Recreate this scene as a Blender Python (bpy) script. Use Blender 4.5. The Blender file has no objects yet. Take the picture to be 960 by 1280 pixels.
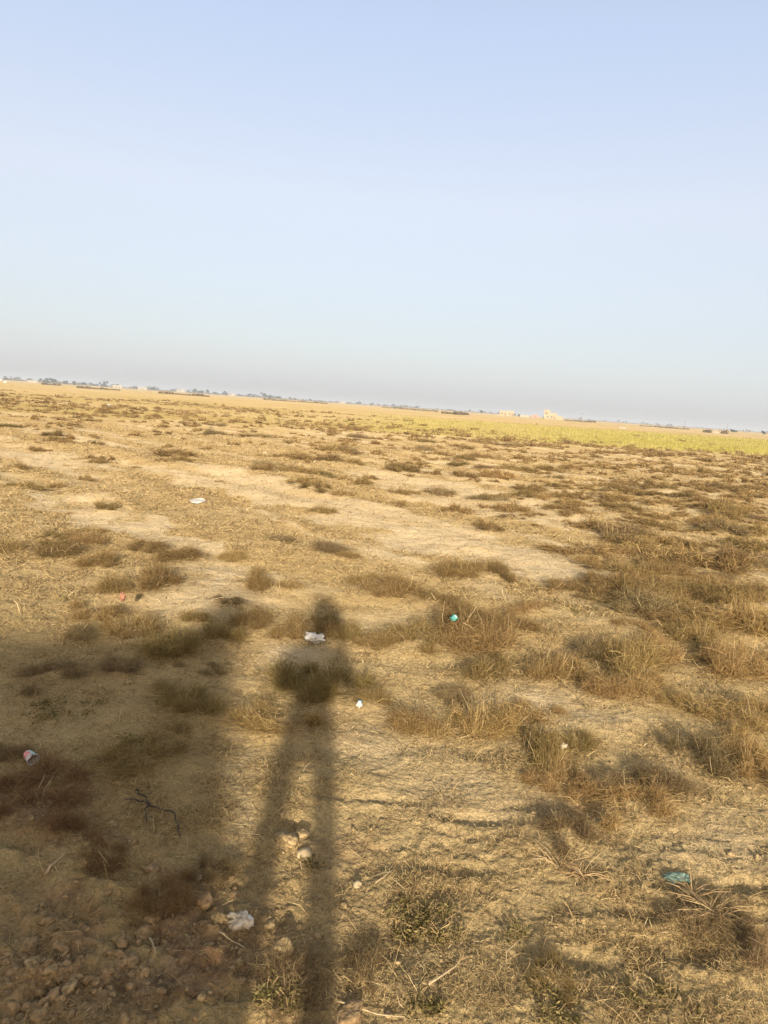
import bpy, math, random
import numpy as np
from mathutils import Vector, Matrix, noise as mnoise

rng = np.random.default_rng(7)
random.seed(7)
scene = bpy.context.scene
COL = scene.collection

# ------------------------------------------------------------------ camera geometry
F = 924.0; ROLL = math.radians(4.0); PITCH = math.radians(8.2); HC = 1.6
SUN_EL = math.radians(15.8); SUN_AZ = math.radians(3.45)

def ground_at(px, py, z=0.0):
    """where the line of sight through a point of the 960x1280 photograph meets the height z"""
    dx, dy = px - 480, py - 640
    r = dx * math.cos(ROLL) + dy * math.sin(ROLL)
    d = -dx * math.sin(ROLL) + dy * math.cos(ROLL)
    Y = F * math.cos(PITCH) - d * math.sin(PITCH)
    Z = -(F * math.sin(PITCH) + d * math.cos(PITCH))
    t = (HC - z) / -Z
    return r * t, Y * t

def bearing(px, dist):
    """ground point at a distance along the bearing where the horizon shows at column px"""
    dx = px - 480
    dyh = (-F * math.tan(PITCH) + dx * math.sin(ROLL)) / math.cos(ROLL)
    r = dx * math.cos(ROLL) + dyh * math.sin(ROLL)
    a = math.atan2(r, F / math.cos(PITCH))
    return dist * math.sin(a), dist * math.cos(a)

def project(x, y, z=0.0):
    """inverse of ground_at, arrays allowed"""
    zz = z - HC
    fw = y * math.cos(PITCH) - zz * math.sin(PITCH)
    d = -(y * math.sin(PITCH) + zz * math.cos(PITCH))
    fw = np.where(fw > 0.05, fw, 0.05)
    r_, d_ = F * x / fw, F * d / fw
    return 480 + r_ * math.cos(ROLL) - d_ * math.sin(ROLL), 640 + r_ * math.sin(ROLL) + d_ * math.cos(ROLL)

# ------------------------------------------------------------------ noise
_P = rng.permutation(512).astype(np.int64); _P = np.concatenate([_P, _P])
_G = np.stack([np.cos(np.linspace(0, 2 * np.pi, 512, False)), np.sin(np.linspace(0, 2 * np.pi, 512, False))], 1)

def pnoise(x, y):
    xi = np.floor(x).astype(np.int64); yi = np.floor(y).astype(np.int64)
    xf, yf = x - xi, y - yi
    u = xf ** 3 * (xf * (xf * 6 - 15) + 10); v = yf ** 3 * (yf * (yf * 6 - 15) + 10)
    def g(ix, iy, fx, fy):
        h = _P[(_P[ix & 511] + iy) & 511]
        return _G[h, 0] * fx + _G[h, 1] * fy
    a = g(xi, yi, xf, yf); b = g(xi + 1, yi, xf - 1, yf)
    c = g(xi, yi + 1, xf, yf - 1); d = g(xi + 1, yi + 1, xf - 1, yf - 1)
    return ((a + (b - a) * u) * (1 - v) + (c + (d - c) * u) * v) * 1.5

def fbm(x, y, oct=3, lac=2.03, gain=0.5):
    s = 0; a = 1
    for i in range(oct):
        s = s + a * pnoise(x + 17.3 * i, y - 9.1 * i); x = x * lac; y = y * lac; a *= gain
    return s

def sstep(a, b, x):
    t = np.clip((x - a) / (b - a), 0, 1); return t * t * (3 - 2 * t)

# ------------------------------------------------------------------ the lie of the land
# patches of bare or covered ground: (px, py, half width px, half height px, weight)
BARE = [(240, 742, 75, 28, 1), (365, 815, 45, 14, 1), (690, 705, 70, 18, 1), (470, 688, 110, 13, 1), (560, 668, 60, 10, 1), (270, 604, 130, 5, .45), (200, 662, 150, 6, .6), (540, 780, 60, 14, .8),
        (300, 645, 120, 10, .7), (120, 610, 130, 16, .5), (120, 575, 140, 7, .4), (330, 590, 90, 6, .4), (660, 880, 70, 22, .9),
        (740, 900, 60, 16, .7), (460, 790, 55, 20, .6), (850, 790, 45, 10, .6), (480, 930, 70, 40, .6), (560, 985, 80, 40, .5),
        (650, 1010, 90, 30, .5), (820, 975, 50, 30, .5), (300, 1000, 14, 120, .5), (900, 1050, 80, 40, .5), (640, 700, 90, 12, .6),
        (60, 660, 90, 10, .4), (150, 720, 120, 12, .5), (720, 1240, 60, 30, .4)]
LITTER = [(330, 610, 150, 16, .8), (480, 630, 110, 12, .7), (200, 690, 60, 12, .4), (620, 730, 80, 20, .6), (420, 700, 70, 12, .4),
          (880, 650, 120, 40, .9), (800, 690, 130, 30, .8), (870, 740, 110, 40, .8), (640, 840, 110, 50, .7), (60, 740, 70, 40, .5),
          (180, 1000, 160, 60, .9), (240, 890, 80, 60, .6), (70, 870, 80, 40, .5), (740, 1110, 120, 40, .8), (880, 1160, 120, 50, .9),
          (520, 1140, 90, 60, .8), (430, 1200, 70, 60, .9), (600, 1230, 100, 50, .7), (880, 940, 100, 50, .7), (720, 990, 120, 50, .6),
          (350, 960, 60, 20, .5), (550, 1010, 120, 25, .5), (830, 1240, 120, 40, .6), (300, 1120, 60, 60, .7), (560, 640, 120, 16, .5)]
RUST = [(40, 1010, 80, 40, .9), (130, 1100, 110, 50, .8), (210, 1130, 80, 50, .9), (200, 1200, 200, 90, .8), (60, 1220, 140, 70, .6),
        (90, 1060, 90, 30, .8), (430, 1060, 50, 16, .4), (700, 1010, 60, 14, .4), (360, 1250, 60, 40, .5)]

def patches(px, py, lst):
    s = np.zeros_like(px)
    for (cx, cy, w, h, a) in lst:
        s = np.maximum(s, a * np.exp(-(((px - cx) / w) ** 2 + ((py - cy) / h) ** 2)))
    return s

HOLLOWS = [(368, 1036, .075, .05, .06), (75, 1130, .06, .05, .03), (150, 1095, .08, .04, .035), (590, 1022, .16, .04, .03), (700, 1012, .2, .04, .03),
           (560, 1085, .18, .04, .025), (720, 1200, .12, .04, .03), (860, 1190, .14, .05, .03), (20, 1055, .08, .05, .04), (790, 1140, .12, .04, .025),
           (470, 1000, .2, .03, .02), (930, 1105, .2, .04, .03), (300, 1240, .15, .03, .03)]
HOLLOWS = [(*ground_at(a, b), c, d, e) for a, b, c, d, e in HOLLOWS]
MOUNDS = []           # filled from the bushes

def height(x, y, mounds=True):
    x = np.asarray(x, float); y = np.asarray(y, float)
    r = np.hypot(x, y)
    h = 0.05 * fbm(x * .23, y * .23, 2) * sstep(1.5, 9, r)
    h = h + 0.030 * fbm(x * 1.1 + 5, y * 1.1, 2) * sstep(0.8, 4, r) * (1 - sstep(60, 120, r))
    h = h + 0.012 * fbm(x * 3.9, y * 3.9 + 3, 2) * (1 - sstep(25, 60, r))
    n = pnoise(x * 9.5, y * 9.5 - 7)
    h = h + 0.003 * (np.abs(n) * 2 - .5) * (1 - sstep(12, 25, r))
    n = fbm(x * 24 + .8 * pnoise(x * 9, y * 9 + 5), y * 24 + 11, 3)
    h = h + 0.0038 * (np.abs(n) * 1.2 - .3 + .6 * n) * (1 - sstep(7, 14, r))
    h = h + 0.0035 * pnoise(x * 61, y * 61) * (1 - sstep(3.5, 6, r))
    # a low sandy bank that crosses the field, and shallow old plough furrows
    u = x * 0.75 + y * 0.66
    b = 0.13 * np.exp(-((y - (13.4 - 0.62 * x) - 0.5 * pnoise(x * .4, y * .1)) / .75) ** 2) * sstep(-14, -8, x) * (1 - sstep(-2.0, 1.0, x))
    h = h + b
    h = h + 0.028 * np.sin(u * 2 * np.pi / 1.25 + 2.2 * pnoise(x * .2, y * .2)) * sstep(4, 9, r) * (1 - sstep(40, 90, r)) * (.4 + .6 * sstep(-.1, .3, pnoise(x * .15 + 3, y * .15)))
    h = h + 0.3 * fbm(x * .013 + 4, y * .013, 2) * sstep(60, 250, r)
    near = (r < 3.4) & (y > 0)
    if near.any():
        xn, yn = x[near], y[near]; px, py = project(xn, yn)
        k = patches(px, py, [(150, 1180, 220, 130, 1), (40, 1230, 120, 80, 1), (880, 1150, 140, 90, .5), (560, 1080, 140, 70, .35)])
        h[near] += k * (.042 * np.abs(fbm(xn * 7.5, yn * 7.5 + 2, 3)) + .013 * fbm(xn * 17, yn * 17 + 9, 2) - .012)
    for hx, hy, a, c, dd in HOLLOWS:
        m = np.exp(-(((x - hx) / a) ** 2 + ((y - hy) / c) ** 2))
        h = h - .65 * dd * m
        m2 = np.exp(-(((x - hx) / (a * 1.2)) ** 2 + ((y - hy + c * 1.6) / c) ** 2))
        h = h + dd * .35 * m2
    if mounds:
        for mx, my, mr, mh in MOUNDS:
            q = ((x - mx) ** 2 + (y - my) ** 2)
            near = q < (3 * mr) ** 2
            if np.ndim(h) == 0:
                if near: h = h + mh * math.exp(-q / mr ** 2)
            elif near.any():
                h[near] += mh * np.exp(-q[near] / mr ** 2)
    return h

def hz(x, y):
    return float(height(np.array([x]), np.array([y]))[0])

def masks(x, y):
    px, py = project(x, y)
    r = np.hypot(x, y)
    wob = fbm(x * .9, y * .9, 3)
    wob2 = fbm(x * 3.3 + 8, y * 3.3, 3)
    bare = patches(px + 25 * wob2, py + 8 * wob, BARE)
    lit = patches(px + 25 * wob, py + 8 * wob2, LITTER)
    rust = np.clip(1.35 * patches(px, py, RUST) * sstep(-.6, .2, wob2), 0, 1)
    lit = np.clip(lit * (.75 + .6 * wob2) + .45 * sstep(-.15, .5, wob) , 0, 1)
    lit = lit * (1 - .8 * bare)
    sk = np.zeros_like(x)
    for mx, my, mr, mh in MOUNDS:
        q = (x - mx) ** 2 + (y - my) ** 2; nr = q < (4.2 * mr) ** 2
        if nr.any(): sk[nr] = np.maximum(sk[nr], np.exp(-q[nr] / (1.75 * mr) ** 2))
    lit = np.maximum(lit, .95 * sk * (.65 + .6 * wob2).clip(0, 1.2)); bare = bare * (1 - .55 * sk)
    # old furrows and wheel tracks that run down to the right
    u = x * .75 + y * .66; v = x * .66 - y * .75
    fu = fbm(u * 1.15 + .5 * wob, v * .07 + 3, 3); fz = sstep(5, 8, r) * (1 - sstep(30, 55, r)) * (1 - .6 * sk)
    bare = np.clip(bare + fz * .9 * sstep(-.05, .32, fu), 0, 1); lit = np.clip(lit + fz * .85 * sstep(.0, .35, -fu), 0, 1) * (1 - .6 * fz * sstep(.1, .5, fu))
    # strips in the middle distance
    m = sstep(12, 20, r)
    bare = np.clip(bare + m * .22 * sstep(.0, .5, fbm(x * .12, y * .22 + 2, 3)), 0, 1)
    lit = np.clip(lit + m * .75 * sstep(-.1, .4, fbm(x * .10 + 31, y * .16, 3)), 0, 1)
    ang = np.degrees(np.arctan2(x, y))
    # the yellow-green crop to the right, beyond the scrub
    edge = 40 + .30 * x + 2.5 * wob
    field = sstep(-1, 9, y - edge + 3 * wob2) * (.45 + .55 * sstep(560, 860, px)) * (1 - sstep(112, 135, y - .32 * x + 6 * wob)) * sstep(-7.5, 2.5, x - .02 * y + 1.2 * wob) * (y > 0)
    field = field * (.8 + .35 * fbm(x * .05, y * .09, 3))
    field = field + .2 * sstep(0, 5, y - 49) * (1 - sstep(20, 34, y - 44)) * sstep(-26, -3, x + 4 * wob) * (1 - sstep(-4, 3, x)) * (.45 + .9 * wob)
    # olive stubble bands at the far left
    olive = sstep(38, 46, y - .25 * x) * sstep(-.2, .35, fbm(x * .02, y * .045 + 3, 3)) * (1 - field.clip(0, 1)) * (1 - sstep(400, 1200, r))
    crack = np.clip(patches(px, py, [(200, 1190, 190, 110, 1), (380, 1150, 60, 120, .6), (60, 1240, 120, 80, .7), (860, 1060, 90, 60, .5)]), 0, 1)
    return [np.clip(a, 0, 1) for a in (lit, bare, rust, field, olive, crack)]

# ------------------------------------------------------------------ materials
def new_mat(name):
    m = bpy.data.materials.new(name); m.use_nodes = True
    nt = m.node_tree; nt.nodes.clear()
    return m, nt, nt.nodes.new, nt.links.new

def plain(name, rgb, rough=.8, spec=.25, noise=.15, scale=30, bump=0.0, rgb2=None, transl=0.0):
    m, nt, N, L = new_mat(name)
    out = N('ShaderNodeOutputMaterial'); b = N('ShaderNodeBsdfPrincipled')
    b.inputs['Roughness'].default_value = rough; b.inputs['Specular IOR Level'].default_value = spec
    tc = N('ShaderNodeTexCoord'); nz = N('ShaderNodeTexNoise'); nz.inputs['Scale'].default_value = scale; nz.inputs['Detail'].default_value = 5
    L(tc.outputs['Object'], nz.inputs['Vector'])
    r = N('ShaderNodeValToRGB')
    a = [max(0, c * (1 - noise)) for c in rgb]; c2 = rgb2 or [min(1, c * (1 + noise)) for c in rgb]
    r.color_ramp.elements[0].position = .35; r.color_ramp.elements[1].position = .65
    r.color_ramp.elements[0].color = (*a, 1); r.color_ramp.elements[1].color = (*c2, 1)
    L(nz.outputs['Fac'], r.inputs['Fac']); L(r.outputs['Color'], b.inputs['Base Color'])
    if bump:
        bp = N('ShaderNodeBump'); bp.inputs['Strength'].default_value = bump; bp.inputs['Distance'].default_value = .01
        L(nz.outputs['Fac'], bp.inputs['Height']); L(bp.outputs['Normal'], b.inputs['Normal'])
    sh = b
    if transl:
        t = N('ShaderNodeBsdfTranslucent'); L(r.outputs['Color'], t.inputs['Color'])
        mx = N('ShaderNodeMixShader'); mx.inputs['Fac'].default_value = transl
        L(b.outputs[0], mx.inputs[1]); L(t.outputs[0], mx.inputs[2]); sh = mx
    L(sh.outputs[0], out.inputs['Surface'])
    return m

def plant_mat(name, stops, transl=.3, objvar=.25):
    """each blade's own tint along the ramp, each plant a little lighter or darker"""
    m, nt, N, L = new_mat(name)
    out = N('ShaderNodeOutputMaterial')
    at = N('ShaderNodeAttribute'); at.attribute_name = 'tint'
    r = N('ShaderNodeValToRGB')
    while len(r.color_ramp.elements) < len(stops): r.color_ramp.elements.new(.5)
    for e, (p, c) in zip(r.color_ramp.elements, stops):
        e.position = p; e.color = (*c, 1)
    L(at.outputs['Fac'], r.inputs['Fac'])
    oi = N('ShaderNodeObjectInfo'); mr = N('ShaderNodeMapRange')
    mr.inputs['To Min'].default_value = 1 - objvar; mr.inputs['To Max'].default_value = 1 + objvar
    L(oi.outputs['Random'], mr.inputs['Value'])
    hs = N('ShaderNodeHueSaturation'); L(r.outputs['Color'], hs.inputs['Color']); L(mr.outputs[0], hs.inputs['Value'])
    mr2 = N('ShaderNodeMapRange'); mr2.inputs['From Min'].default_value = 0; mr2.inputs['To Min'].default_value = .490; mr2.inputs['To Max'].default_value = .503
    ml = N('ShaderNodeMath'); ml.operation = 'MULTIPLY'; ml.inputs[1].default_value = 7.31
    fr = N('ShaderNodeMath'); fr.operation = 'FRACT'
    L(oi.outputs['Random'], ml.inputs[0]); L(ml.outputs[0], fr.inputs[0]); L(fr.outputs[0], mr2.inputs['Value']); L(mr2.outputs[0], hs.inputs['Hue'])
    d = N('ShaderNodeBsdfDiffuse'); t = N('ShaderNodeBsdfTranslucent'); mx = N('ShaderNodeMixShader'); mx.inputs['Fac'].default_value = transl
    L(hs.outputs[0], d.inputs['Color']); L(hs.outputs[0], t.inputs['Color'])
    L(d.outputs[0], mx.inputs[1]); L(t.outputs[0], mx.inputs[2]); L(mx.outputs[0], out.inputs['Surface'])
    return m

M = {}
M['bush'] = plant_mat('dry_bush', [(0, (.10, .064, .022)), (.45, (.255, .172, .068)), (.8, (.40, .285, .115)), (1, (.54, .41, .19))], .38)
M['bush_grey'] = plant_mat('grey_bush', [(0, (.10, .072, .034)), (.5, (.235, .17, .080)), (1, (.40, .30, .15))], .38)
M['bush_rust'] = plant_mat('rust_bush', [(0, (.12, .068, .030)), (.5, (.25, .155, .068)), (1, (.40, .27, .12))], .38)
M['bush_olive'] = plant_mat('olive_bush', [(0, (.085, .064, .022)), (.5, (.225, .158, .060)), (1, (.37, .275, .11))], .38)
M['stalk'] = plant_mat('pale_stalk', [(0, (.24, .16, .07)), (.6, (.42, .31, .15)), (1, (.58, .46, .26))], .15)
M['straw'] = plant_mat('straw', [(0, (.10, .068, .032)), (.45, (.32, .235, .102)), (.8, (.45, .345, .155)), (1, (.56, .45, .25))], .2, 0)
M['weed'] = plant_mat('weed_green', [(0, (.075, .062, .022)), (.6, (.15, .125, .042)), (1, (.27, .22, .085))], .3, .15)
M['crop'] = plant_mat('crop', [(0, (.20, .168, .042)), (.5, (.31, .266, .064)), (1, (.40, .348, .094))], .3, 0)
M['leaf'] = plant_mat('tree_leaf', [(0, (.025, .035, .014)), (.6, (.05, .06, .022)), (1, (.09, .10, .035))], .25, .2)
M['bark'] = plain('bark', (.10, .075, .05), .9, .1, .3, 6)
M['twig'] = plain('dark_twig', (.055, .042, .034), .9, .1, .3, 40)
M['stick'] = plain('pale_stick', (.33, .245, .135), .8, .2, .2, 60)
M['stone'] = plain('pale_stone', (.33, .255, .145), .9, .15, .18, 40, .4)
M['clod'] = plain('soil_clod', (.25, .178, .088), .95, .05, .4, 70, .9)
M['clod_red'] = plain('red_clod', (.24, .158, .078), .95, .05, .35, 60, .9)
M['white'] = plain('white_plastic', (.58, .55, .50), .45, .4, .06, 25, .15, transl=.25)
M['dirty'] = plain('dirty_plastic', (.30, .23, .14), .75, .15, .25, 45, .3, rgb2=(.62, .52, .38), transl=.05)
M['teal'] = plain('teal_plastic', (.05, .30, .27), .35, .5, .15, 30, transl=.15)
M['blue'] = plain('blue_plastic', (.05, .28, .40), .4, .5, .2, 30, transl=.15)
M['green_film'] = plain('green_film', (.24, .33, .24), .4, .4, .25, 30, transl=.3)
M['slate'] = plain('slate_cloth', (.075, .072, .060), .95, .02, .3, 25)
M['red'] = plain('red_scrap', (.30, .14, .085), .6, .3, .2, 30, transl=.2)
M['red_print'] = plain('red_print', (.60, .20, .20), .5, .3, .1, 60)
M['teal_print'] = plain('teal_print', (.30, .58, .58), .5, .3, .1, 60)
M['dark_print'] = plain('dark_print', (.05, .06, .06), .5, .3, .1, 60)
M['board'] = plain('pale_board', (.48, .435, .37), .7, .2, .1, 5)
M['plaster'] = plain('cream_plaster', (.36, .26, .14), .9, .1, .12, 1.5)
M['plaster_white'] = plain('whitewash', (.30, .265, .20), .9, .1, .12, 1.5)
M['mud'] = plain('mud_wall', (.44, .33, .20), .95, .05, .2, 2, .3)
M['roof'] = plain('brick_roof', (.40, .20, .12), .9, .1, .2, 3)
M['dark'] = plain('dark_opening', (.03, .028, .025), .6, .3, .2, 5)
M['wood'] = plain('old_wood', (.16, .10, .055), .8, .2, .25, 8)
M['pole'] = plain('pole_grey', (.20, .18, .16), .8, .2, .15, 4)
M['cloth'] = plain('grey_cloth', (.22, .21, .19), .9, .1, .1, 30)
M['skin'] = plain('skin', (.38, .22, .14), .55, .3, .06, 40)
M['hair'] = plain('hair', (.012, .009, .007), .6, .3, .3, 80)
M['black'] = plain('black_plastic', (.015, .015, .017), .3, .5, .1, 20)
M['glass'] = plain('screen_glass', (.02, .022, .025), .1, .5, .05, 20)

def ground_material():
    m, nt, N, L = new_mat('dry_earth')
    out = N('ShaderNodeOutputMaterial'); b = N('ShaderNodeBsdfDiffuse'); b.inputs['Roughness'].default_value = .6
    geo = N('ShaderNodeNewGeometry')
    def noise(scale, detail=4, rough=.55, off=0.0):
        mp = N('ShaderNodeMapping'); mp.inputs['Location'].default_value = (off, off * .7, 0)
        L(geo.outputs['Position'], mp.inputs['Vector'])
        n = N('ShaderNodeTexNoise'); n.inputs['Scale'].default_value = scale; n.inputs['Detail'].default_value = detail; n.inputs['Roughness'].default_value = rough
        L(mp.outputs[0], n.inputs['Vector']); return n.outputs['Fac']
    def ramp(fac, lo, hi, c0=(0, 0, 0), c1=(1, 1, 1)):
        r = N('ShaderNodeValToRGB'); r.color_ramp.elements[0].position = lo; r.color_ramp.elements[1].position = hi
        r.color_ramp.elements[0].color = (*c0, 1); r.color_ramp.elements[1].color = (*c1, 1)
        L(fac, r.inputs['Fac']); return r.outputs['Color']
    def mix(fac, a, c, mode='MIX'):
        x = N('ShaderNodeMix'); x.data_type = 'RGBA'; x.blend_type = mode
        for s, v in ((x.inputs['Factor'], fac), (x.inputs[6], a), (x.inputs[7], c)):
            if isinstance(v, (int, float)): s.default_value = v
            elif isinstance(v, tuple): s.default_value = (*v, 1)
            else: L(v, s)
        return x.outputs[2]
    def math_(op, a, c):
        x = N('ShaderNodeMath'); x.operation = op; x.use_clamp = False
        for s, v in ((x.inputs[0], a), (x.inputs[1], c)):
            if isinstance(v, (int, float)): s.default_value = v
            else: L(v, s)
        return x.outputs[0]
    def attr(name):
        a = N('ShaderNodeAttribute'); a.attribute_name = name
        s = N('ShaderNodeSeparateColor'); L(a.outputs['Color'], s.inputs[0]); return s.outputs
    lit, bare, rust = attr('cover_a')[:3]
    field, olive, crack = attr('cover_b')[:3]
    n_big = noise(.35, 5, .6); n_mid = noise(2.2, 5, .6, 3); n_fine = noise(14, 6, .65, 9); n_grain = noise(85, 4, .7, 5)
    base = mix(ramp(n_big, .35, .65), (.325, .238, .110), (.40, .302, .152))
    base = mix(math_('MULTIPLY', ramp(n_mid, .42, .68), .55), base, (.315, .22, .102))
    base = mix(bare, base, (.445, .35, .21))
    # dry plant litter: a speckle of grey-brown over the earth
    spk = ramp(math_('ADD', math_('MULTIPLY', n_fine, .62), math_('MULTIPLY', n_grain, .38)), .44, .58)
    base = mix(math_('MULTIPLY', math_('MULTIPLY', spk, lit), .85), base, (.27, .19, .085))
    base = mix(math_('MULTIPLY', lit, .30), base, (.33, .24, .11))
    base = mix(math_('MULTIPLY', ramp(noise(5.5, 5, .65, 21), .50, .66), .35), base, (.265, .19, .095))
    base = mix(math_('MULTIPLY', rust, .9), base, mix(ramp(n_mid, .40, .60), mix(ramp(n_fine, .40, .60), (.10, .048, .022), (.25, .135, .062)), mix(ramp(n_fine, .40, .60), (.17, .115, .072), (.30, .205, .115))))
    base = mix(olive, base, mix(ramp(n_mid, .38, .62), (.235, .175, .062), (.36, .27, .115)))
    band = noise(.30, 4, .6, 44)
    base = mix(field, base, mix(ramp(band, .40, .60), (.31, .262, .066), (.395, .340, .082)))
    # grains and crumbs
    base = mix(.55, base, ramp(n_grain, .30, .70, (.38, .36, .32), (1.45, 1.45, 1.45)), 'MULTIPLY')
    base = mix(.4, base, ramp(n_fine, .30, .70, (.60, .58, .55), (1.3, 1.3, 1.3)), 'MULTIPLY')
    # drying cracks
    mp = N('ShaderNodeMapping'); L(geo.outputs['Position'], mp.inputs['Vector'])
    wr = N('ShaderNodeTexNoise'); wr.inputs['Scale'].default_value = 9; wr.inputs['Detail'].default_value = 3
    L(geo.outputs['Position'], wr.inputs['Vector'])
    ad = N('ShaderNodeVectorMath'); ad.operation = 'MULTIPLY_ADD'; ad.inputs[1].default_value = (.10, .10, .0)
    L(wr.outputs['Color'], ad.inputs[0]); L(geo.outputs['Position'], ad.inputs[2])
    vo = N('ShaderNodeTexVoronoi'); vo.feature = 'DISTANCE_TO_EDGE'; vo.inputs['Scale'].default_value = 7.5
    L(ad.outputs[0], vo.inputs['Vector'])
    cr = ramp(vo.outputs['Distance'], .0, .035, (1, 1, 1), (0, 0, 0))
    crk = math_('MULTIPLY', math_('MULTIPLY', cr, crack), ramp(noise(4, 3, .6, 60), .50, .64))
    base = mix(math_('MULTIPLY', crk, .55), base, (.13, .078, .04))
    L(base, b.inputs['Color'])
    h = math_('ADD', math_('MULTIPLY', n_fine, .036), math_('MULTIPLY', n_grain, .011))
    h = math_('ADD', h, math_('MULTIPLY', noise(38, 5, .65, 77), .014))
    h = math_('SUBTRACT', h, math_('MULTIPLY', crk, .02))
    bp = N('ShaderNodeBump'); bp.inputs['Strength'].default_value = 1.0; bp.inputs['Distance'].default_value = 1.0
    L(h, bp.inputs['Height']); L(bp.outputs['Normal'], b.inputs['Normal'])
    L(b.outputs[0], out.inputs['Surface'])
    return m
M['earth'] = ground_material()

# ------------------------------------------------------------------ mesh helpers
def mesh_np(name, v, faces, mat, tint=None, smooth=False):
    """faces: an (n,k) array"""
    me = bpy.data.meshes.new(name)
    v = np.asarray(v, np.float32); faces = np.asarray(faces, np.int32)
    n, k = faces.shape
    me.vertices.add(len(v)); me.vertices.foreach_set('co', v.ravel())
    me.loops.add(n * k); me.loops.foreach_set('vertex_index', faces.ravel())
    me.polygons.add(n); me.polygons.foreach_set('loop_start', np.arange(0, n * k, k, dtype=np.int32))
    if smooth: me.polygons.foreach_set('use_smooth', np.ones(n, bool))
    if tint is not None:
        a = me.attributes.new('tint', 'FLOAT', 'FACE'); a.data.foreach_set('value', np.asarray(tint, np.float32))
    me.update(calc_edges=True); me.validate()
    if mat: me.materials.append(mat)
    return me

def link(name, me, parent=None, loc=None):
    o = bpy.data.objects.new(name, me); COL.objects.link(o)
    if parent: o.parent = parent
    if loc is not None: o.location = loc
    return o

def tag(o, label=None, cat=None, group=None, kind=None):
    if label: o['label'] = label
    if cat: o['category'] = cat
    if group: o['group'] = group
    if kind: o['kind'] = kind
    return o

def empty(name, loc, rz=0.0):
    o = bpy.data.objects.new(name, None); COL.objects.link(o); o.location = loc; o.rotation_euler = (0, 0, rz); o.empty_display_size = .1
    return o

def copy_tree(o, parent=None):
    c = o.copy(); COL.objects.link(c); c.parent = parent
    for ch in [q for q in bpy.data.objects if q.parent == o]: copy_tree(ch, c)
    return c

def ribbons(P, W, tint):
    """P (n,s,3) points along each blade, W (n,s) half widths -> verts, quads"""
    n, s, _ = P.shape
    d = P[:, -1] - P[:, 0]
    side = np.cross(d, rng.normal(size=(n, 3))); side /= np.linalg.norm(side, axis=1, keepdims=True) + 1e-9
    A = P + side[:, None] * W[..., None]; B = P - side[:, None] * W[..., None]
    V = np.stack([A, B], 2).reshape(-1, 3)
    base = (np.arange(n) * s * 2)[:, None]
    Fc = []
    for i in range(s - 1):
        Fc.append(np.concatenate([base + 2 * i, base + 2 * i + 1, base + 2 * i + 3, base + 2 * i + 2], 1))
    Fc = np.stack(Fc, 1).reshape(-1, 4)
    return V, Fc, np.repeat(tint, s - 1)

def join(parts):
    vs, fs, ts, o = [], [], [], 0
    for v, f, t in parts:
        vs.append(v); fs.append(f + o); ts.append(t); o += len(v)
    return np.concatenate(vs), np.concatenate(fs), np.concatenate(ts)

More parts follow.
